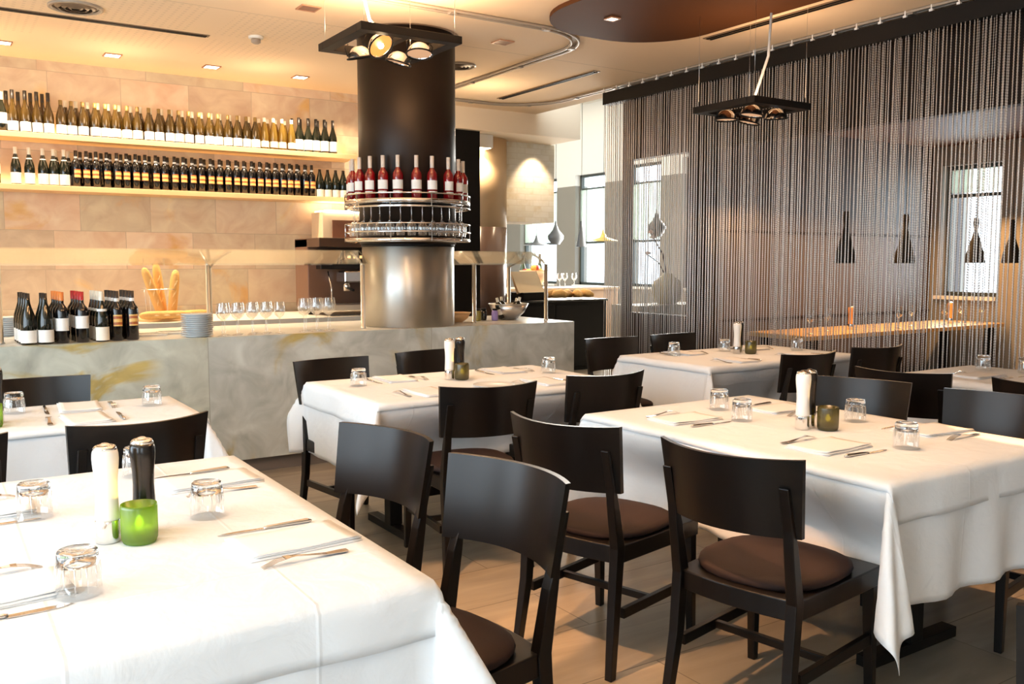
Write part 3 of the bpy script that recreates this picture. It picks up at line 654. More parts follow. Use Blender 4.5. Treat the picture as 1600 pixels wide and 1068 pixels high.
baguette((1.42, 7.62, .975), (1.84, 7.64, .975), .034, 'golden baguette lying at the foot of the stand')
baguette((1.78, 7.74, .972), (2.02, 7.82, .972), .032, 'short loaf lying right of the bread stand')
# espresso machine
em = empty('espresso_machine', (3.30, 7.9, .92), 0, 'brown and chrome espresso machine on the back counter left of column', 'coffee machine')
MB().box(-.36, .50, .02, .35, .06, .70).obj('housing', mat('machine_brown', (.14, .075, .05), .35), em, .01)
MB().box(-.36, .5, -.28, .35, .62, .70).obj('cup_tray', M_wood_dark, em, .004)
MB().box(-.30, .5, -.30, .02, .05, .10).obj('drip_tray', M_steel, em, .005)
MB().box(-.28, .48, -.10, .02, .42, .60).obj('control_panel', M_blackgloss, em, .004)
MB().box(-.10, .46, -.22, -.02, .30, .40).obj('brew_head', M_chrome, em, .01)
for x in (-.05, .15, .35):
    MB().lathe([(.035, .22), (.035, .27), (.03, .29)], 16, (x, -.14, 0)).obj('portafilter', M_chrome, em)
    MB().tube([(x, -.16, .25), (x, -.30, .23)], .012, 8).obj('handle', M_black, em)
for x in (-.22, .47): MB().tube([(x, -.12, .40), (x, -.2, .25), (x, -.2, .12)], .006, 8).obj('steam_wand', M_chrome, em)
for x in (-.3, .44): MB().lathe([(.03, 0), (.03, .05)], 12, (x, .1, 0)).obj('foot', M_black, em)
for x in (-.02, .04, .10): MB().box(x, x + .03, -.106, -.10, .52, .545).obj('button', emit('panel_button', (1, .5, .2), 4), em)
cg = empty('lit_cabinet', (3.50, 8.3, 1.62), 0, 'small lit display cabinet on top of the espresso machine', 'display cabinet')
MB().box(-.27, .25, -.02, 0 + .28, 0, .27).obj('shell', mat('cabinet_white', (.80, .62, .42), .5), cg, .01)
MB().box(-.17, .22, -.03, -.018, .02, .19).obj('door', mat('door_brown', (.22, .09, .05), .4), cg)
MB().box(-.24, .22, -.05, .25, .272, .284).obj('light_strip', M_down, cg)
MB().lathe([(.03, 0), (.035, .04)], 12, (0, -.06, 0)).obj('cup', M_white, cg) if False else None

# right end of the bar: salad bowls, wine cooler
def bowl(name, x, y, z, r_, h_, m_, label, cat='bowl'):
    b_ = empty(name, (x, y, z), 0, label, cat)
    MB().lathe([(r_ * .4, 0), (r_ * .45, .004), (r_ * .8, h_ * .45), (r_, h_), (r_ * .97, h_), (r_ * .76, h_ * .47), (r_ * .4, .012), (.0001, .01)], 30, cap=False).obj('basin', m_, b_)
    MB().tube([(r_ * cos(2 * pi * i / 30), r_ * sin(2 * pi * i / 30), h_) for i in range(30)], .004, 6, True).obj('rim', m_, b_)
    return b_
bowl('wine_cooler', 4.16, 6.42, BZ, .17, .13, M_steel, 'wide steel wine cooler bowl on the right end of the bar')
bowl('salad_bowl', 3.60, 6.32, BZ, .11, .075, M_shelf, 'small wooden salad bowl beside the steel sleeve of the column')
cb = bottle('ice', BORD, M_btl_dark, M_cap_white, M_label, (.06, .14), .29)
for i, (x, y, rx, ry) in enumerate(((4.06, 6.38, .1, -.3), (4.12, 6.44, -.2, .1), (4.2, 6.38, .15, .25), (4.24, 6.46, .1, .5))):
    o = cb.put((x, y, BZ + .012), .3 * i, 'dark bottle standing in steel cooler, ' + ORD[i] + ' from left', 'bottles in the wine cooler', (.8, .8, .62)); o.rotation_euler = (rx, ry, .3 * i)
for i, (x, y) in enumerate(((3.82, 6.36), (3.90, 6.40), (3.96, 6.32))):
    o = empty('condiment_jar', (x, y, BZ), 0, 'small glass jar behind the bar edge, ' + ORD[i] + ' from left between guard posts', 'jar', 'jars on the bar')
    MB().lathe([(.025, 0), (.028, .01), (.028, .07), (.02, .085)], 14).obj('body', [mat('jar_olive', (.22, .2, .04), .3), M_btl_dark, mat('jar_violet', (.25, .2, .5), .3)][i], o)
    MB().lathe([(.021, .085), (.021, .10)], 14).obj('lid', M_black, o)

# ---------------------------------------------------------------- black sideboard, till and service counter farther back
sb_ = empty('sideboard', (6.92, 9.5, 0), 0, 'black sideboard with pale goods on top, between bar and chain curtain', 'sideboard')
MB().box(-.78, .62, -.25, .25, .06, .90).obj('body', M_black, sb_, .004)
MB().box(-.80, .64, -.27, .27, .90, .925).obj('top', M_blackgloss, sb_, .003)
MB().box(-.74, .58, -.2, .2, 0, .06).obj('plinth', M_black, sb_)
for x in (-.48, .05): MB().box(x - .26, x + .26, -.262, -.25, .10, .86).obj('door', M_black, sb_, .003)
sc_ = empty('service_counter', (7.4, 11.3, 0), 0, 'lit service counter with peach stone top behind the black sideboard', 'counter')
MB().box(-.95, 1.8, -.3, .3, 0, .98).obj('body', mat('peach_stone', (.62, .42, .28), .5), sc_)
MB().box(-.97, 1.82, -.33, .33, .98, 1.02).obj('top', mat('peach_top', (.80, .60, .40), .35), sc_, .004)
till = empty('cash_register', (6.42, 9.5, .925), R(8), 'black cash register with tilted pale screen on the sideboard', 'cash register')
MB().box(-.20, .20, -.18, .18, 0, .10).obj('drawer_box', M_black, till, .006)
MB().box(-.05, .05, -.03, .05, .10, .2).obj('neck', M_black, till)
MB().add([(-.24, -.14, .10), (.20, -.14, .10), (.27, .10, .36), (-.17, .10, .36), (-.24, -.10, .08), (.20, -.10, .08), (.29, .14, .35), (-.15, .14, .35)],
         [(0, 1, 2, 3), (7, 6, 5, 4), (0, 4, 5, 1), (1, 5, 6, 2), (2, 6, 7, 3), (3, 7, 4, 0)]).obj('screen', mat('till_beige', (.62, .46, .26), .4), till)
MB().add([(.205, -.14, .09), (.225, -.12, .08), (.31, .15, .35), (.28, .11, .37)], [(0, 1, 2, 3)]).obj('screen_edge', M_black, till)
fb = bowl('fruit_bowl', 7.75, 11.25, 1.02, .22, .26, mat('bowl_peach', (.78, .55, .36), .3), 'footed peach bowl piled with fruit on the service counter')
fr_m = [mat('fruit_orange', (.80, .34, .06), .5), mat('fruit_red', (.35, .04, .03), .4), mat('fruit_green', (.25, .34, .06), .4)]
for i in range(9):
    a = 2 * pi * i / 9; rr = .13 if i < 6 else .05
    o = MB().lathe([(.0001, -.05), (.028, -.043), (.046, -.022), (.052, 0), (.046, .024), (.028, .042), (.0001, .047)], 14).obj('fruit', fr_m[i % 3])
    o.location = (7.75 + rr * cos(a), 11.25 + rr * sin(a), 1.26 + (.06 if i >= 6 else 0)); MB().lathe([(.003, .04), (.003, .06)], 6).obj('stalk', M_wood_dark, o)
    tag(o, ['orange', 'dark red', 'green'][i % 3] + ' round fruit in the footed bowl, ' + ['left', 'front left', 'front', 'front right', 'right', 'back', 'upper left', 'upper right', 'top'][i] + ' of the pile', 'fruit', 'fruit in the footed bowl')
sbt = bottle('counter', BURG, mat('green_bottle', (.03, .06, .03), .2), M_cap_dark, M_label, (.05, .12), .32)
for i, (x, y) in enumerate(((7.62, 11.35), (7.98, 11.42))): sbt.put((x, y, 1.02), 0, ['dark green bottle standing left of the fruit bowl centre', 'dark green bottle standing right of the fruit bowl'][i], 'bottles by the fruit bowl', (1.4, 1.4, 1.6))
for i in range(3): ug.put((8.2 + .14 * i, 11.2 + .05 * (i % 2), 1.02), 0, 'wine glass right of the fruit bowl, ' + ORD[i] + ' from left', 'glasses by the fruit bowl')
for i in range(4): ug.put((6.55 + .10 * i, 11.15, 1.02), 0, 'wine glass on the lit counter near far column, ' + ORD[i] + ' from left', 'glasses on the lit counter')
for i in range(5):
    o = MB().tube([(-.12, 0, 0), (-.06, .02, .02), (.02, 0, .03), (.1, -.01, .01), (.14, 0, 0)], [.02, .05, .055, .045, .015], 10).obj('bread_roll', M_bread)
    o.location = (6.88 + .15 * (i % 4), 9.40 + .1 * (i // 4) + .03 * (i % 2), .972); o.rotation_euler = (0, 0, .7 * i); tag(o, 'pale bread roll on the black sideboard, ' + ORD[i] + ' from the till', 'bread', 'bread rolls on the sideboard')
# ceiling lamp box under the soffit
lb = empty('surface_ceiling_lamp', (5.43, 8.98, 2.86), 0, 'white box lamp fixed under the soffit beside black slab', 'ceiling light')
MB().box(-.11, .11, -.11, .11, -.15, 0).obj('housing', M_white, lb, .004); MB().box(-.09, .09, -.09, .09, -.156, -.150).obj('diffuser', M_down, lb)
light('SPOT', 'soffit_spot', (5.43, 8.98, 2.69), 60, WARM2, (0, 0, 0), spot_size=R(120), spot_blend=.5, shadow_soft_size=.08)
light('SPOT', 'hood_spot', (6.35, 9.02, 2.84), 45, WARM2, (R(16), 0, 0), spot_size=R(80), spot_blend=.6, shadow_soft_size=.03)
light('POINT', 'kitchen_light', (4.9, 9.9, 2.5), 40, WARM, shadow_soft_size=.1)
light('AREA', 'counter_lamp', (7.2, 10.9, 2.6), 60, WARM2, (0, 0, 0), shape='RECTANGLE', size=2.5, size_y=.4)
# hall pendants
def pendant_shape(kind, x, y, zb, label, grp, col, ceil_z=4.35, s=1.0):
    r = empty('pendant_lamp', (x, y, zb), 0, label, 'pendant lamp', grp)
    prof = {'cone': [(.09, 0), (.085, .02), (.035, .30), (.018, .36), (.014, .44)], 'drop': [(.07, 0), (.14, .10), (.145, .16), (.06, .26), (.02, .36), (.014, .42)],
            'dish': [(.24, 0), (.23, .01), (.06, .06), (.03, .12), (.014, .18)], 'bell': [(.088, 0), (.075, .09), (.032, .24), (.018, .30), (.026, .37), (.022, .42)]}[kind]
    MB().lathe([(a * s, b2 * s) for a, b2 in prof], 24, cap=False).obj('lamp_shade', col, r)
    top = prof[-1][1] * s; MB().tube([(0, 0, top), (0, 0, ceil_z - zb)], .004, 6).obj('cord', M_black, r)
    MB().lathe([(prof[0][0] * s * .5, .03), (.0001, .06)], 12, cap=False).obj('bulb', M_bulb_dim, r)
greysh = mat('shade_grey', (.05, .055, .06), .45)
pendant_shape('dish', 9.5, 13.7, 1.72, 'flat grey dish pendant left of the drop-shaped one', 'hall pendants', greysh)
pendant_shape('drop', 9.5, 13.1, 1.72, 'grey drop-shaped pendant against the pale pier', 'hall pendants', greysh)
pendant_shape('cone', 9.5, 12.35, 1.67, 'narrow grey cone pendant before the tall hall window', 'hall pendants', greysh)
pendant_shape('dish', 9.5, 11.75, 1.76, 'flat brass dish pendant over the fruit bowl', 'hall pendants', mat('brass', (.6, .45, .15), .3, 1))
pendant_shape('cone', 9.5, 11.16, 1.73, 'narrow grey cone pendant seen through the curtain opening', 'hall pendants', greysh)
pendant_shape('drop', 9.5, 10.45, 1.80, 'grey drop-shaped pendant seen through the curtain opening', 'hall pendants', greysh)
# vase with orchid on the ledge seen through the first opening
vs = empty('flower_vase', (7.55, 8.1, .90), 0, 'round pale vase with a bare orchid stem behind the chain curtain', 'vase')
MB().lathe([(.10, 0), (.17, .06), (.20, .16), (.17, .27), (.07, .34), (.05, .37)], 28, cap=False).obj('pot', mat('vase_beige', (.42, .36, .22), .4), vs)
MB().tube([(0, 0, .3), (-.08, 0, .6), (-.28, 0, .85)], .008, 6).obj('stem', M_wood_dark, vs); MB().tube([(0, 0, .3), (-.1, .05, .5), (-.32, .02, .6)], .007, 6).obj('stem', M_wood_dark, vs)
for i, (x, z) in enumerate(((-.28, .86), (-.24, .80), (-.32, .61))): MB().lathe([(.0001, -.02), (.045, 0), (.0001, .03)], 8, (x, 0, z)).obj('blossom', mat('petal', (.75, .5, .4), .6), vs)
lg = MB().box(6.88, 9.1, 7.85, 8.35, 0, .90).obj('ledge_cabinet', mat('ledge_beige', (.48, .44, .36), .6)); tag(lg, 'low beige cabinet carrying the round vase behind the chain curtain', 'cabinet')

# ---------------------------------------------------------------- private room behind the curtain
lt = empty('long_table', (8.4, 5.25, 0), 0, 'long wooden table glowing orange behind the chain curtain', 'table')
MB().box(-1.9, 1.35, -.08, .62, .71, .75).obj('tabletop', mat('table_oak', (.66, .40, .16), .35), lt, .004)
for x in (-1.75, 1.2):
    for y in (-.0, .52): MB().box(x - .04, x + .04, y - .04, y + .04, 0, .71).obj('leg', M_black, lt)
light('AREA', 'long_table_lamp', (8.1, 5.3, 1.9), 75, (1, .52, .2), (0, 0, 0), shape='RECTANGLE', size=3.0, size_y=.1)
for i, x in enumerate((6.62, 7.47, 8.62, 9.29)):
    pendant_shape('bell', x, 4.9, 1.395, 'black bell pendant over the long table behind chains, ' + ORD[i] + ' from left', 'bell pendants behind the curtain', M_black, 2.72, 1.05)
    light('SPOT', 'bell_spot', (x, 4.9, 1.42), 8, WARM, (0, 0, 0), spot_size=R(110), spot_blend=.4, shadow_soft_size=.03)
light('POINT', 'private_uplight', (8.9, 3.4, 2.2), 14, WARM, shadow_soft_size=.2)
def mill(body_m, wood=False):
    r = empty('grinder', (0, 0, 0)); tag(r, 'grinder', 'grinder')
    MB().lathe([(.0265, 0), (.0275, .004), (.0268, .050), (.0262, .054)], 28).obj('base', M_chrome, r)
    MB().lathe([(.0268, .054), (.0268, .060), (.0250, .090), (.0240, .120), (.0250, .150), (.0280, .178), (.0292, .195), (.0285, .208), (.0262, .2165)], 28).obj('body', body_m, r)
    MB().lathe([(.0262, .2165), (.0255, .221), (.0225, .2255), (.0170, .2275), (.0165, .2255), (.0120, .2285), (.0060, .2320), (.0001, .2330)], 24).obj('knob', M_chrome, r)
    return Proto(r)
P_salt = mill(mat('white_mill', (.86, .83, .78), .25)); P_pep = mill(M_blackgloss)
P_woodmill = mill(mat('wood_mill', (.72, .34, .12), .4))
for i, x in enumerate((7.55, 9.25)): P_woodmill.put((x, 5.5, .75), 0, ['light wooden grinder on long table behind curtain, left one', 'light wooden grinder on long table behind curtain, below the window'][i], 'wooden grinders behind the curtain')
for i, x in enumerate((6.75, 7.15, 8.1, 8.5, 8.9, 9.4, 9.6)): ug.put((x, 5.35 + .12 * (i % 2), .75), 0, 'wine glass on the long table behind the curtain, ' + ORD[i] + ' from left', 'wine glasses on the long table')

# ---------------------------------------------------------------- chain curtain
XC = 5.65
cu = empty('chain_curtain', (XC, 4.0, 0), 0, 'floor-length curtain of fine brown metal chains with black header', 'curtain')
cu['kind'] = 'stuff'
bead = .017; z0c, z1c = .03, 2.97; nb = int((z1c - z0c) / bead)
zz = np.linspace(z0c, z1c, nb * 2 + 1); rr_ = np.where(np.arange(nb * 2 + 1) % 2 == 0, .0018, .0050)
ns = 4; ang = np.arange(ns) * 2 * pi / ns + pi / 4
base = np.stack([np.outer(rr_, np.cos(ang)), np.outer(rr_, np.sin(ang)), np.repeat(zz[:, None], ns, 1)], -1).reshape(-1, 3)
K = len(zz); idx = np.arange(K * ns).reshape(K, ns)
fq = np.stack([idx[:-1], np.roll(idx, -1, 1)[:-1], np.roll(idx, -1, 1)[1:], idx[1:]], -1).reshape(-1, 4)
rng = np.random.RandomState(3)
V = []; F = []; c = 0
for layer, (xo, pitch) in enumerate(((0, .0285), (.045, .031))):
    y = -2.3 + .5 * (1 - layer)
    ys = np.arange(.6, 6.98, pitch)
    for yy in ys:
        w = base.copy(); ph = rng.rand() * 6.28; am = .0025 * rng.rand()
        w[:, 1] += yy - 4.0 + rng.uniform(-.006, .006) + am * np.sin(w[:, 2] * 2.2 + ph); w[:, 0] += xo + .012 * np.sin(yy * 5.1) + rng.uniform(-.004, .004)
        w[:, 2] -= rng.uniform(0, bead)
        V.append(w); F.append(fq + c); c += len(w)
V = np.concatenate(V); F = np.concatenate(F)
me = bpy.data.meshes.new('chain_strands'); me.vertices.add(len(V)); me.vertices.foreach_set('co', V.astype(np.float32).ravel())
me.loops.add(len(F) * 4); me.loops.foreach_set('vertex_index', F.astype(np.int32).ravel()); me.polygons.add(len(F))
me.polygons.foreach_set('loop_start', np.arange(0, len(F) * 4, 4, dtype=np.int32)); me.polygons.foreach_set('loop_total', np.full(len(F), 4, dtype=np.int32))
me.polygons.foreach_set('use_smooth', np.ones(len(F), bool)); me.update(); me.validate()
me.materials.append(mat('chain_metal', (.58, .53, .49), .34, .9))
co = bpy.data.objects.new('chain_strands', me); COL.objects.link(co); co.parent = cu; co['kind'] = 'stuff'
MB().box(-.03, .075, -3.4, 2.98, 2.93, 3.045).obj('header_band', M_black, cu)
hk = MB()
for k in range(34):
    y = 3.0 - .19 * k; hk.box(-.004, .004, y - .004, y + .004, 3.04, 3.098).box(-.01, .01, y - .012, y + .012, 3.05, 3.066)
hk.obj('hooks', M_white, cu)

# ---------------------------------------------------------------- tables and cloths
def drape(x0, x1, y0, y1, z, drops, seed, wave=.010, flare=.36, th=.0, step=.022, edge_wave=0.0, out=.0, tuck=(0, 0, 0, 0)):
    """one sheet lying on the rectangle and falling over its four sides: drops = (x-, x+, y-, y+)"""
    rnd = random.Random(seed); ph = [rnd.uniform(0, 6.28) for _ in range(8)]; lam = [rnd.uniform(.20, .34) for _ in range(4)]
    def axis(a, b2, da, db):
        n1 = max(2, int(round(da / step))); n2 = max(8, int(round((b2 - a) / .045))); n3 = max(2, int(round(db / step)))
        return [a - da + da * i / n1 for i in range(n1)] + [a + (b2 - a) * i / n2 for i in range(n2)] + [b2 + db * i / n3 for i in range(n3 + 1)]
    us = axis(x0, x1, drops[0], drops[1]); vs = axis(y0, y1, drops[2], drops[3])
    r = .012; V = []
    for v in vs:
        for u in us:
            a = (u - x1) if u > x1 else (x0 - u if u < x0 else 0); sxn = 1 if u > x1 else -1
            b2 = (v - y1) if v > y1 else (y0 - v if v < y0 else 0); syn = 1 if v > y1 else -1
            cu_, cv = min(max(u, x0), x1), min(max(v, y0), y1)
            s = (a ** 3.6 + b2 ** 3.6) ** (1 / 3.6)
            if s < 1e-9:
                V.append((cu_, cv, z + .0009 * sin(9 * u + ph[0]) * sin(8 * v + ph[1]))); continue
            thh = atan2(b2, a)
            if s < r * pi / 2: o_, d_ = r * sin(s / r), r * (1 - cos(s / r))
            else: o_, d_ = r, r + s - r * pi / 2
            k = min(1, d_ / .35)
            al = cv if a > b2 else cu_
            rip = wave * k * (sin(2 * pi * al / lam[0] + ph[2]) + .6 * sin(2 * pi * al / lam[1] + ph[3]))
            cor = sin(2 * thh); o_ += out * k + rip * (1 - cor) + flare * d_ * cor * (1 + .25 * sin(6 * thh + ph[4])) + (edge_wave * sin(2 * pi * al / .45 + ph[5]) * min(1, d_ / .05) if not cor > .3 else 0)
            tk = (tuck[1] if u > x1 else tuck[0]) if a > b2 else (tuck[3] if v > y1 else tuck[2])      # the cloth is pushed in by the seats
            e_ = min(1, max(0, (d_ - .03) / .25)); o_ -= tk * e_ * e_ * (3 - 2 * e_) * max(0, 1 - 1.6 * cor)
            # the corner flap folds over itself a little
            tw = .16 * cor * min(1, d_ / .3)
            dxn, dyn = cos(thh + tw * sin(4 * thh)) * sxn, sin(thh + tw * sin(4 * thh)) * syn
            V.append((cu_ + dxn * o_, cv + dyn * o_, z - d_))
    W = len(us); Fc = [(j * W + i, j * W + i + 1, (j + 1) * W + i + 1, (j + 1) * W + i) for j in range(len(vs) - 1) for i in range(W - 1)]
    return MB().add(V, Fc, True)
def table(x0, x1, y0, y1, which, under, over, seed, base=True, ow=.004, tuck=(0, 0, 0, 0)):
    """dining table: black frame with top, long under-cloth, short over-cloth"""
    cx, cy = (x0 + x1) / 2, (y0 + y1) / 2; hx, hy = (x1 - x0) / 2 - .004, (y1 - y0) / 2 - .004
    t = empty('dining_table', (cx, cy, 0), 0, f'black-legged dining table under white cloths, {which}', 'table', 'cloth-covered dining tables')
    MB().box(-hx + .004, hx - .004, -hy + .004, hy - .004, .715, .742).obj('tabletop', M_black, t)
    alongy = hy > hx
    for k in (-1, 1):
        px, py = (0.1, k * (hy - .28)) if alongy else (k * (hx - .28), .1)
        px, py = (0.08 if alongy else px), (0 if not alongy else py)
        MB().box(px - .035, px + .035, py - .035, py + .035, .04, .715).obj('leg', M_black, t, .003)
        if alongy: MB().box(px - .26, px + .26, py - .03, py + .03, 0, .04).obj('foot_bar', M_black, t, .003)
        else: MB().box(px - .03, px + .03, py - .26, py + .26, 0, .04).obj('foot_bar', M_black, t, .003)
    if alongy: MB().box(.06, .10, -hy + .31, hy - .31, .16, .21).obj('stretcher', M_black, t)
    else: MB().box(-hx + .31, hx - .31, -.02, .02, .16, .21).obj('stretcher', M_black, t)
    u = drape(x0, x1, y0, y1, .7475, under, seed, wave=.011, flare=.50, tuck=tuck).obj('tablecloth', M_cloth)
    tag(u, f'long white under-cloth hanging to the chair seats, {which}', 'tablecloth', 'long white under-cloths')
    o = drape(x0 - .005, x1 + .005, y0 - .005, y1 + .005, .7535, over, seed + 5, wave=.006, flare=.22, edge_wave=ow, out=.012).obj('table_overlay', M_cloth)
    tag(o, f'short white top cloth, {which}', 'tablecloth', 'short white top cloths')
    for q in (u, o):
        md = q.modifiers.new('thickness', 'SOLIDIFY'); md.thickness = .0015; md.offset = 1
table(-.13, .835, 1.585, 2.99, 'nearest table at the lower left', (.30, .43, .46, .40), (.1, .055, .12, .06), 1, tuck=(.1, .14, 0, 0))
table(2.345, 3.34, 1.56, 3.00, 'large table at the right', (.40, .22, .40, .35), (.03, .03, .13, .05), 2, ow=.006, tuck=(.17, .12, 0, 0))
table(1.71, 3.18, 3.73, 4.64, 'middle table in front of the bar', (.38, .30, .35, .12), (.13, .10, .035, .03), 3, tuck=(0, 0, .2, 0))
table(4.05, 5.50, 3.95, 4.80, 'far table beside the chain curtain', (.35, .3, .38, .12), (.05, .05, .05, .05), 4, tuck=(0, 0, .12, 0))
table(-.45, .96, 3.86, 4.52, 'small-looking table at the left below the bar', (.3, .38, .38, .12), (.1, .04, .03, .05), 5)
table(4.72, 5.50, 1.75, 3.12, 'partly seen table at the right edge', (.35, .35, .3, .35), (.05, .05, .05, .05), 6)

# ---------------------------------------------------------------- chairs
def make_chair():
    t = empty('dining_chair', (0, 0, 0)); tag(t, 'chair', 'chair')
    # local: origin on the floor under the backrest centre, sitter looks along +Y
    nx, nz = 16, 5; th = .017
    def by(x, z): return -.005 - .080 * (1 - (x / .237) ** 2) - (z - .64) * .20
    V = []
    for side in (0, 1):
        for j in range(nz + 1):
            z = .635 + (.86 - .635) * j / nz
            hw = .222 + (.237 - .222) * j / nz
            for i in range(nx + 1):
                x = -hw + 2 * hw * i / nx; V.append((x, by(x, z) - side * th, z + .006 * (x / .237) ** 2 * (j / nz)))
    W = nx + 1; H = nz + 1; F = []
    for j in range(nz):
        for i in range(nx):
            a = j * W + i; F.append((a, a + 1, a + W + 1, a + W)); b2 = a + W * H; F.append((b2 + W, b2 + W + 1, b2 + 1, b2))
    for i in range(nx):
        a = i; F.append((a, a + W * H, a + 1 + W * H, a + 1)); a = nz * W + i; F.append((a, a + 1, a + 1 + W * H, a + W * H))
    for j in range(nz):
        a = j * W; F.append((a, a + W, a + W + W * H, a + W * H)); a = j * W + nx; F.append((a, a + W * H, a + W + W * H, a + W))
    m = MB().add(V, F, True); o = m.obj('backrest', M_chair, t)
    md = o.modifiers.new('edge', 'EDGE_SPLIT'); md.split_angle = R(50)
    for s in (-1, 1):
        x = s * .195
        MB().bar([(x + s * .012, -.060, 0), (x, -.024, .25), (x, -.008, .44), (x, -.038, .60), (x, -.052, .66), (x, -.084, .785)], [(.028, .030), (.032, .040), (.034, .044), (.032, .032), (.032, .018), (.030, .014)]).obj('leg', M_chair, t, .003)
        MB().bar([(s * .212, .462, 0), (s * .207, .447, .40), (s * .207, .447, .43)], [(.027, .027), (.038, .040), (.038, .040)]).obj('leg', M_chair, t, .003)
        MB().add([(s * .200 - .010, .015, .19), (s * .200 + .010, .015, .19), (s * .209 + .010, .438, .19), (s * .209 - .010, .438, .19), (s * .200 - .010, .015, .225), (s * .200 + .010, .015, .225), (s * .209 + .010, .438, .225), (s * .209 - .010, .438, .225)],
                 [(3, 2, 1, 0), (4, 5, 6, 7), (0, 1, 5, 4), (1, 2, 6, 5), (2, 3, 7, 6), (3, 0, 4, 7)]).obj('stretcher', M_chair, t, .002)
    MB().box(-.195, .195, .19, .21, .195, .22).obj('cross_stretcher', M_chair, t, .002)
    def outline(sc=1., yo=0):
        p = []
        for i in range(9): a = i / 8; p.append((-.205 + .41 * a, -.012 - .022 * sin(pi * a)))
        p += [(.228, .34), (.232, .465)]
        for i in range(9): a = i / 8; p.append((.232 - .464 * a, .470 + .012 * sin(pi * a)))
        p += [(-.232, .465), (-.228, .34)]
        return p
    MB().prism(outline(), .385, .447).obj('seat_frame', M_chair, t, .004)
    # padded seat, rounded and domed
    V = []; n_ = 28; rings = [(1.0, .447), (1.015, .455), (1.0, .466), (.93, .475), (.75, .483), (.5, .487), (.25, .488)]
    for sc, z in rings:
        for i in range(n_):
            a = 2 * pi * i / n_; ca, sa = cos(a), sin(a); e = .78
            V.append((.216 * sc * abs(ca) ** e * (1 if ca > 0 else -1), .222 + .222 * sc * abs(sa) ** e * (1 if sa > 0 else -1), z + .008 * (ca * sc) ** 2))
    F = [(j * n_ + i, j * n_ + (i + 1) % n_, (j + 1) * n_ + (i + 1) % n_, (j + 1) * n_ + i) for j in range(len(rings) - 1) for i in range(n_)] + [tuple((len(rings) - 1) * n_ + i for i in range(n_)), tuple(range(n_ - 1, -1, -1))]
    MB().add(V, F, True).obj('seat', M_seat, t)
    return Proto(t)
PC = make_chair()
def chair(ax, ay, bx, by_, face, label, group):
    """a, b: the two top ends of the backrest; face: +1 if the sitter looks to the left of a->b"""
    cx, cy = (ax + bx) / 2, (ay + by_) / 2; d = hypot(bx - ax, by_ - ay); ux, uy = (bx - ax) / d, (by_ - ay) / d
    nx_, ny_ = (-uy * face, ux * face)
    off = .049
    PC.put((cx + nx_ * off, cy + ny_ * off, 0), atan2(ny_, nx_) - pi / 2, label, group)
G_ = 'black dining chairs'
chair(1.146, 2.791, 1.235, 2.364, -1, 'blue-sheened black chair on the right side of the nearest table, farther one', G_)
chair(1.212, 2.185, 1.275, 1.710, -1, 'blue-sheened black chair on the right side of the nearest table, nearer one', G_)
chair(1.856, 3.398, 2.296, 3.340, 1, 'black chair at the near side of the middle table, left one', G_)
chair(2.532, 3.401, 3.003, 3.397, 1, 'black chair at the near side of the middle table, right one', G_)
chair(1.763, 2.664, 1.880, 2.242, 1, 'black chair with red-brown seat, left side of the right-hand table, farther one', G_)
chair(1.892, 2.041, 1.982, 1.565, 1, 'large foreground black chair with brown seat, left side of right-hand table', G_)
chair(1.638, 4.67, 2.125, 4.746, -1, 'black chair between bar and middle table, left one', G_)
chair(2.33, 4.79, 2.76, 4.87, -1, 'black chair between bar and middle table, right one', G_)
chair(.354, 3.240, .840, 3.300, 1, 'black chair at the near side of the left table, behind the grinders', G_)
chair(.115, 4.659, .693, 4.663, -1, 'black chair between the bar and the left table', G_)
chair(-.27, 3.21, .189, 3.228, 1, 'black chair cut off by the left edge of the photo', G_)
chair(3.853, 4.95, 4.322, 4.94, -1, 'black chair behind the far table, left one', G_)
chair(4.46, 4.95, 4.94, 4.98, -1, 'black chair behind the far table, right one', G_)
chair(4.157, 3.503, 4.655, 3.496, 1, 'black chair at the near side of the far table, left one', G_)
chair(4.905, 3.56, 5.37, 3.53, 1, 'black chair at near side of far table, right one by the curtain', G_)
chair(3.501, 2.768, 3.644, 2.352, -1, 'grey-sheened black chair right side of right-hand table, farther one', G_)
chair(3.623, 2.171, 3.69, 1.70, -1, 'grey-sheened black chair right side of right-hand table, nearer one', G_)
chair(4.03, 2.90, 4.145, 2.435, 1, 'black chair facing the table at right edge, farther one', G_)
chair(4.188, 2.262, 4.24, 1.80, 1, 'black chair facing the table at right edge, nearer one', G_)
chair(1.405, .706, 1.56, .26, -1, 'black chair peeking in at the lower right corner', G_)

# ---------------------------------------------------------------- table settings
TZ = .7545
def tumbler():
    """drinking glass turned upside down: thick faceted foot on top, thin wall below"""
    r = empty('tumbler', (0, 0, 0)); tag(r, 'tumbler', 'glass')
    H = .092
    MB().lathe([(.041, 0), (.0425, .002), (.0415, .03), (.0385, .064)], 22, cap=False).obj('wall', M_glass, r)
    k = 20; prof = [(.0335, .064), (.0385, .062), (.0382, .070), (.0372, .088), (.034, .0915), (.020, .0915), (.015, .088), (.0001, .0875)]
    MB().lathe([(.0001, .070), (.020, .067), (.0335, .062)] + prof[1:], 22, cap=False).obj('thick_base', M_thickglass, r)
    rb_ = MB()
    for i in range(12):
        a = 2 * pi * i / 12; rb_.tube([(.0425 * cos(a), .0425 * sin(a), .012), (.0415 * cos(a), .0415 * sin(a), .04), (.0388 * cos(a), .0388 * sin(a), .066)], [.0005, .0016, .0022], 5)
    rb_.obj('flutes', M_glass, r)
    return Proto(r)
PT = tumbler()
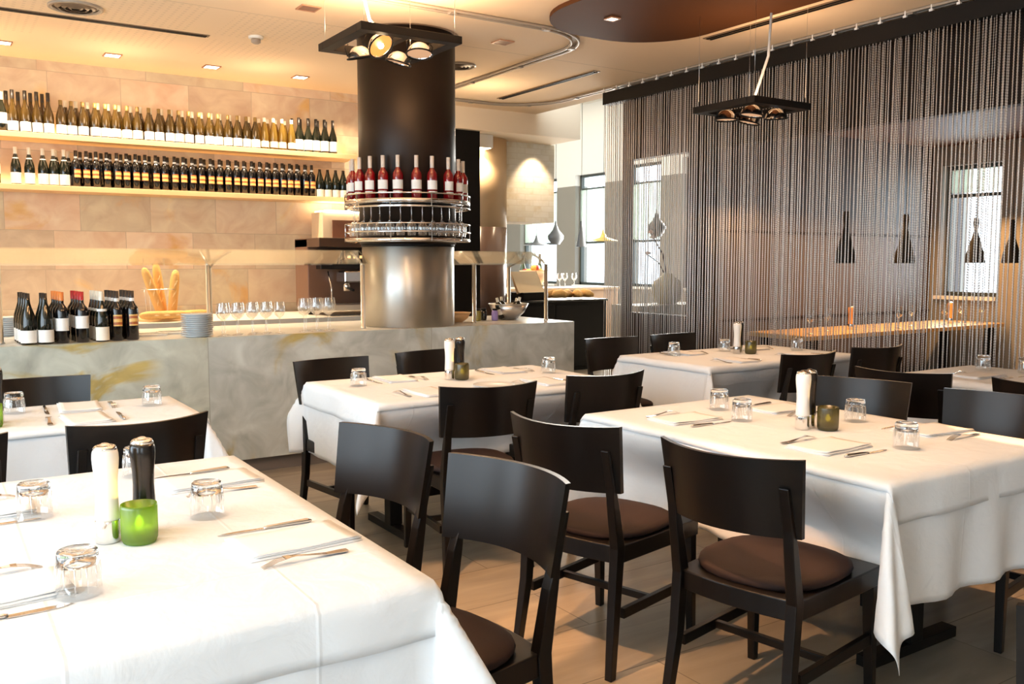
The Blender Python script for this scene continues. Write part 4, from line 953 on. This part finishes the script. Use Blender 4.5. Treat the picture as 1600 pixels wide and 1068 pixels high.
def knife_():
    r = empty('table_knife', (0, 0, 0)); tag(r, 'knife', 'knife')
    MB().add([(-.006, .005, .0015), (.008, .005, .0015), (.010, .06, .0015), (.008, .095, .0015), (-.002, .118, .0015), (-.006, .105, .0015), (-.006, .005, .0035), (.008, .005, .003), (.010, .06, .003), (.008, .095, .003), (-.002, .118, .003), (-.006, .105, .0035)],
             [(0, 1, 2, 3, 4, 5), (11, 10, 9, 8, 7, 6)] + [(i, (i + 1) % 6, 6 + (i + 1) % 6, 6 + i) for i in range(6)]).obj('blade', M_cutlery, r)
    MB().tube([(0, .008, .004), (0, 0, .0045), (0, -.05, .0055), (0, -.10, .006), (0, -.112, .0055)], [.0035, .0045, .0055, .0065, .003], 8).obj('handle', M_cutlery, r)
    return Proto(r)
def fork_():
    r = empty('table_fork', (0, 0, 0)); tag(r, 'fork', 'fork')
    P_ = [(-.100, .009, .0045), (-.085, .011, .0045), (-.05, .008, .005), (-.01, .0045, .010), (.02, .0045, .014), (.035, .009, .015), (.048, .0125, .014)]
    V = [];
    for y, w, z in P_: V += [(-w, y, z - .001), (w, y, z - .001), (w, y, z + .001), (-w, y, z + .001)]
    F = [(3, 2, 1, 0)] + [(j * 4 + i, j * 4 + (i + 1) % 4, (j + 1) * 4 + (i + 1) % 4, (j + 1) * 4 + i) for j in range(len(P_) - 1) for i in range(4)] + [tuple((len(P_) - 1) * 4 + i for i in range(4))]
    MB().add(V, F).obj('handle', M_cutlery, r, .0005, 1)
    for i in range(4):
        x = -.0095 + .0063 * i; MB().bar([(x, .046, .014), (x, .065, .011), (x * .95, .085, .0045), (x * .9, .096, .0008)], [(.0032, .002)] * 3 + [(.0015, .0012)]).obj('tine', M_cutlery, r)
    return Proto(r)
PK, PF = knife_(), fork_()
def napkin_():
    r = empty('napkin', (0, 0, 0)); tag(r, 'napkin', 'napkin')
    rnd = random.Random(5)
    for k, (sx_, sy_, ox, oy, z) in enumerate(((.085, .135, 0, 0, .001), (.083, .132, .003, -.004, .0045), (.080, .130, -.002, .004, .008))):
        V = []; nx_, ny_ = 8, 10
        for s in (0, 1):
            for j in range(ny_ + 1):
                for i in range(nx_ + 1):
                    u, v = i / nx_ * 2 - 1, j / ny_ * 2 - 1; lift = .004 * k * max(0, abs(u) - .7) + .0015 * sin(3 * u + k) * cos(4 * v)
                    V.append((ox + sx_ * u, oy + sy_ * v, z + s * .0022 + max(0, lift)))
        W = nx_ + 1; N = W * (ny_ + 1); F = []
        for j in range(ny_):
            for i in range(nx_):
                a = j * W + i; F.append((a + W, a + W + 1, a + 1, a)); F.append((N + a, N + a + 1, N + a + W + 1, N + a + W))
        for i in range(nx_): F.append((i, i + 1, N + i + 1, N + i)); a = ny_ * W + i; F.append((a + 1, a, N + a, N + a + 1))
        for j in range(ny_): a = j * W; F.append((a + W, a, N + a, N + a + W)); a += nx_; F.append((a, a + W, N + a + W, N + a))
        MB().add(V, F, True).obj('fold', M_napkin, r)
    return Proto(r)
PN = napkin_()
def setting(x, y, rz, where, nap=True, fork_dx=-.135, knife_dx=.135, seedv=0):
    """diner looks along +Y of the setting frame: fork at the left, knife at the right, napkin between"""
    rnd = random.Random(seedv * 17 + 3)
    def W(dx_, dy_): return (x + dx_ * cos(rz) - dy_ * sin(rz), y + dx_ * sin(rz) + dy_ * cos(rz), TZ)
    if nap: PN.put(W(0, -.01), rz + rnd.uniform(-.08, .08), f'folded white linen napkin {where}', 'folded napkins')
    PF.put(W(fork_dx, rnd.uniform(-.01, .02)), rz + rnd.uniform(-.08, .08), f'steel fork {where}', 'forks')
    PK.put(W(knife_dx, rnd.uniform(-.01, .01)), rz + rnd.uniform(-.05, .05), f'steel knife {where}', 'knives')
# nearest table (people at its right side look along -X: rz = +90 deg)
n1 = 'on the nearest table, '
setting(.675, 1.975, R(90), n1 + 'right side, nearer place', seedv=1)
setting(.665, 2.66, R(90), n1 + 'right side, farther place', seedv=2)
setting(.09, 1.965, R(-90), n1 + 'left side, nearer place', seedv=3)
setting(.09, 2.64, R(-90), n1 + 'left side, farther place', seedv=4)
def tum(x, y, where): PT.put((x, y, TZ), random.uniform(0, 3), 'upside-down ribbed tumbler ' + where, 'upside-down tumblers')
tum(.575, 2.30, n1 + 'right of the green candle'); tum(.205, 2.53, n1 + 'left of the white grinder'); tum(.222, 1.885, n1 + 'nearest the camera'); tum(.512, 2.86, n1 + 'behind the black grinder')
def candle(mg):
    r = empty('candle_holder', (0, 0, 0)); tag(r, 'candle', 'candle')
    MB().lathe([(.0001, 0), (.030, 0), (.036, .003), (.0395, .012), (.0405, .03), (.0405, .085), (.0395, .092), (.0368, .092), (.0368, .03), (.034, .014), (.0001, .013)], 30, cap=False).obj('glass_cup', mg, r)
    MB().lathe([(.031, .014), (.032, .034), (.029, .036), (.0001, .035)], 20).obj('tealight', M_wax, r)
    MB().lathe([(.0001, .036), (.008, .040), (.0105, .046), (.007, .055), (.0001, .066)], 10).obj('flame', M_flame, r)
    return Proto(r)
PG, PA = candle(M_green), candle(M_amber)
def trio(x, y, where, cand=PG, ccol='green', d=((-.042, .012), (.025, .03), (.015, -.042))):
    P_salt.put((x + d[0][0], y + d[0][1], TZ), 0, f'white salt grinder with chrome foot {where}', 'white grinders')
    P_pep.put((x + d[1][0], y + d[1][1], TZ), 0, f'black pepper grinder with chrome foot {where}', 'black grinders')
    cand.put((x + d[2][0], y + d[2][1], TZ), 0, f'{ccol} glass candle holder with lit tealight {where}', 'tealight holders')
    light('POINT', 'tealight_glow', (x + d[2][0], y + d[2][1], TZ + .062), .6, (1, .6, .15), shadow_soft_size=.008)
trio(.370, 2.205, 'on the nearest table', d=((-.042, .012), (.045, .045), (.018, -.035)))
# right-hand table
n2 = 'on the right-hand table, '
trio(2.865, 2.235, 'on the right-hand table', PA, 'olive', ((-.035, .03), (.022, .045), (.030, -.038)))
setting(2.60, 2.66, R(-90), n2 + 'left side, farther place', seedv=5); setting(2.63, 1.98, R(-90), n2 + 'left side, nearer place', seedv=6)
setting(3.12, 2.62, R(90), n2 + 'right side, farther place', seedv=7); setting(3.20, 1.96, R(90), n2 + 'right side, nearer place', seedv=8)
tum(2.90, 2.77, n2 + 'farthest one'); tum(2.77, 2.52, n2 + 'left of the grinders'); tum(3.15, 2.26, n2 + 'right of the candle'); tum(2.84, 1.83, n2 + 'nearest one')
# middle table
n3 = 'on the middle table, '
trio(2.45, 4.30, 'on the middle table', PA, 'amber', ((-.04, .02), (.05, .06), (.01, -.03)))
setting(2.07, 3.93, 0, n3 + 'near side, left place', seedv=9); setting(2.78, 3.93, 0, n3 + 'near side, right place', seedv=10)
setting(2.15, 4.46, pi, n3 + 'far side, left place', seedv=11); setting(2.86, 4.46, pi, n3 + 'far side, right place', seedv=12)
tum(1.885, 4.36, n3 + 'left end'); tum(3.04, 4.26, n3 + 'right end')
o = pp.put((2.45, 3.92, TZ), 0, 'white plate on the middle table in front of the grinders', 'plates on tables', (1.1, 1.1, 1))
n4 = 'on the far table, '
trio(4.83, 4.40, 'on the far table', PA, 'amber', ((-.035, .02), (.04, .07), (.05, -.03)))
setting(4.45, 4.12, 0, n4 + 'near side, left place', seedv=13); setting(5.1, 4.12, 0, n4 + 'near side, right place', seedv=14)
setting(4.48, 4.62, pi, n4 + 'far side, left place', seedv=15); setting(5.15, 4.62, pi, n4 + 'far side, right place', seedv=16)
tum(4.36, 4.60, n4 + 'left end'); tum(5.35, 4.35, n4 + 'right end'); tum(4.86, 4.60, n4 + 'just behind the white grinder')
n5 = 'on the left table, '
setting(.53, 4.03, 0, n5 + 'near side', seedv=17); setting(.55, 4.36, pi, n5 + 'far side', seedv=18)
tum(.835, 4.26, n5 + 'right end'); tum(.295, 4.36, n5 + 'left of the napkins')
trio(.17, 4.13, 'on the left table', PG, 'green', ((-.09, .02), (.045, -.005), (.022, -.10)))
n6 = 'on the table at the right edge, '
tum(5.30, 2.93, n6 + 'left one'); tum(5.38, 2.72, n6 + 'right one'); setting(5.0, 2.78, R(-90), n6 + 'left side', seedv=19); setting(5.25, 2.5, R(90), n6 + 'right side', seedv=20)

# ---------------------------------------------------------------- square four-lamp pendants
def square_pendant(x, y, z, s, label, cable, tilt=(0, 0), hot=None, aim=None, power=60):
    r = empty('square_pendant', (x, y, z), 0, label, 'pendant lamp', 'black square pendants')
    r.rotation_euler = (tilt[0], tilt[1], 0)
    g = MB(); w = .035; t = .022
    for k in (-1, 1):
        g.box(-s, s, k * s - w, k * s + w if k > 0 else k * s + w, -t, t) if False else g.box(-s, s, k * (s - w) - w, k * (s - w) + w, -t, t)
        g.box(k * (s - w) - w, k * (s - w) + w, -s + 2 * w, s - 2 * w, -t, t)
    g.box(-.02, .02, -s + 2 * w, s - 2 * w, -t * .6, t * .6)
    g.obj('frame', M_black, r, .002)
    lamps = [(-s * .42, -s * .42), (s * .42, -s * .42), (-s * .42, s * .42), (s * .42, s * .42)]
    for i, (lx, ly) in enumerate(lamps):
        tx, ty = (random.uniform(-.25, .25), random.uniform(-.25, .25)) if i != hot else (-.75, -.35)
        def tf(p, lx=lx, ly=ly, tx=tx, ty=ty):
            X, Y, Z = p
            Y, Z = Y * cos(tx) - Z * sin(tx), Y * sin(tx) + Z * cos(tx); X, Z = X * cos(ty) + Z * sin(ty), -X * sin(ty) + Z * cos(ty)
            return (X + lx, Y + ly, Z - .035)
        sh = MB().lathe([(.026, .030), (.045, .02), (.068, -.005), (.077, -.035)], 24, axis=tf, cap=False).obj('reflector', M_chrome, r)
        MB().tube([tf((.078 * cos(2 * pi * q / 24), .078 * sin(2 * pi * q / 24), -.035)) for q in range(24)], .005, 6, True).obj('lamp_ring', M_black, r)
        MB().lathe([(.072, -.028), (.0001, -.024)], 20, axis=tf, cap=False).obj('bulb', M_bulb if i == hot else M_bulb_dim, r)
        if i == hot: MB().lathe([(.0001, -.048), (.014, -.042), (.018, -.034), (.0001, -.026)], 12, axis=tf, cap=False).obj('filament', M_filament, r)
        MB().tube([tf((.08, 0, -.02)), tf((.086, 0, .03)), (lx + .07, ly, .0)], .004, 6).obj('bracket', M_black, r)
        MB().tube([tf((-.08, 0, -.02)), tf((-.086, 0, .03)), (lx - .07, ly, .0)], .004, 6).obj('bracket', M_black, r)
    MB().tube(cable, [.009] * len(cable), 8).obj('cable', M_cable, r)
    for k in ((-1, -1), (1, 1), (-1, 1), (1, -1)): MB().tube([(k[0] * s * .9, k[1] * s * .9, 0), (k[0] * s * .9, k[1] * s * .9, CEIL - z)], .0012, 4).obj('wire', M_steel, r)
    MB().lathe([(.05, CEIL - z - .02), (.05, CEIL - z)], 20, (cable[-1][0], cable[-1][1], 0)).obj('ceiling_rose', M_offwhite, r)
    return r
square_pendant(2.39, 5.0, 2.70, .32, 'black square pendant with four halogen lamps before the column, nearest and brightest',
               [(0, 0, .02), (-.04, -.02, .04), (-.16, -.08, .10), (-.22, -.12, .24), (-.24, -.13, .40)], hot=0)
square_pendant(4.75, 4.30, 2.44, .275, 'black square pendant with four halogen lamps hanging before the chain curtain',
               [(0, 0, .02), (.03, -.02, .12), (.09, -.06, .35), (.10, -.07, .66)])
square_pendant(2.82, 2.30, 2.70, .32, 'black square pendant over the right-hand table, above the picture', [(0, 0, .02), (.03, 0, .2), (.05, 0, .40)])
square_pendant(.40, 2.30, 2.70, .32, 'black square pendant over the nearest table, above the picture', [(0, 0, .02), (.03, 0, .2), (.05, 0, .40)])
# the light their halogen lamps throw, with an added ceiling fill above each
def halo(x, y, z, e, rx=0, ry=0, size=75): light('SPOT', 'halogen', (x, y, z - .09), e, WARM, (rx, ry, 0), spot_size=R(size), spot_blend=.35, shadow_soft_size=.035)
for (px, py, pz, e) in ((2.39, 5.0, 2.70, 22), (4.75, 4.3, 2.44, 15), (2.82, 2.30, 2.70, 18), (.40, 2.30, 2.70, 6)):
    halo(px - .13, py - .13, pz, e, .25, -.2); halo(px + .13, py + .13, pz, e, -.2, .2); halo(px + .13, py - .13, pz, e, .3, .25); halo(px - .13, py + .13, pz, e, -.35, -.2)
    light('AREA', 'added_upward_fill', (px, py, pz + .06), 52 if py > 4.6 else (8 if px > 4 else 110), (1, .64, .37), (R(180), 0, 0), shape='SQUARE', size=.5)  # added upward panel, no fixture of its own, warms the ceiling
# two of the halogen lamps are turned to the aisle and throw warm patches on the floor
def aim(name, p, q, e, size):
    import mathutils
    d = mathutils.Vector(q) - mathutils.Vector(p); o = light('SPOT', name, p, e, (1, .50, .22), (0, 0, 0), spot_size=R(size), spot_blend=.15, shadow_soft_size=.02)
    o.rotation_euler = d.to_track_quat('-Z', 'Y').to_euler()
aim('halogen_aisle', (.62, 2.2, 2.56), (2.05, 2.2, 0), 330, 30)
aim('halogen_aisle', (.62, 2.5, 2.58), (1.68, 3.02, 0), 420, 24)
aim('halogen_aisle', (3.05, 2.1, 2.58), (3.9, 1.5, 0), 300, 26)
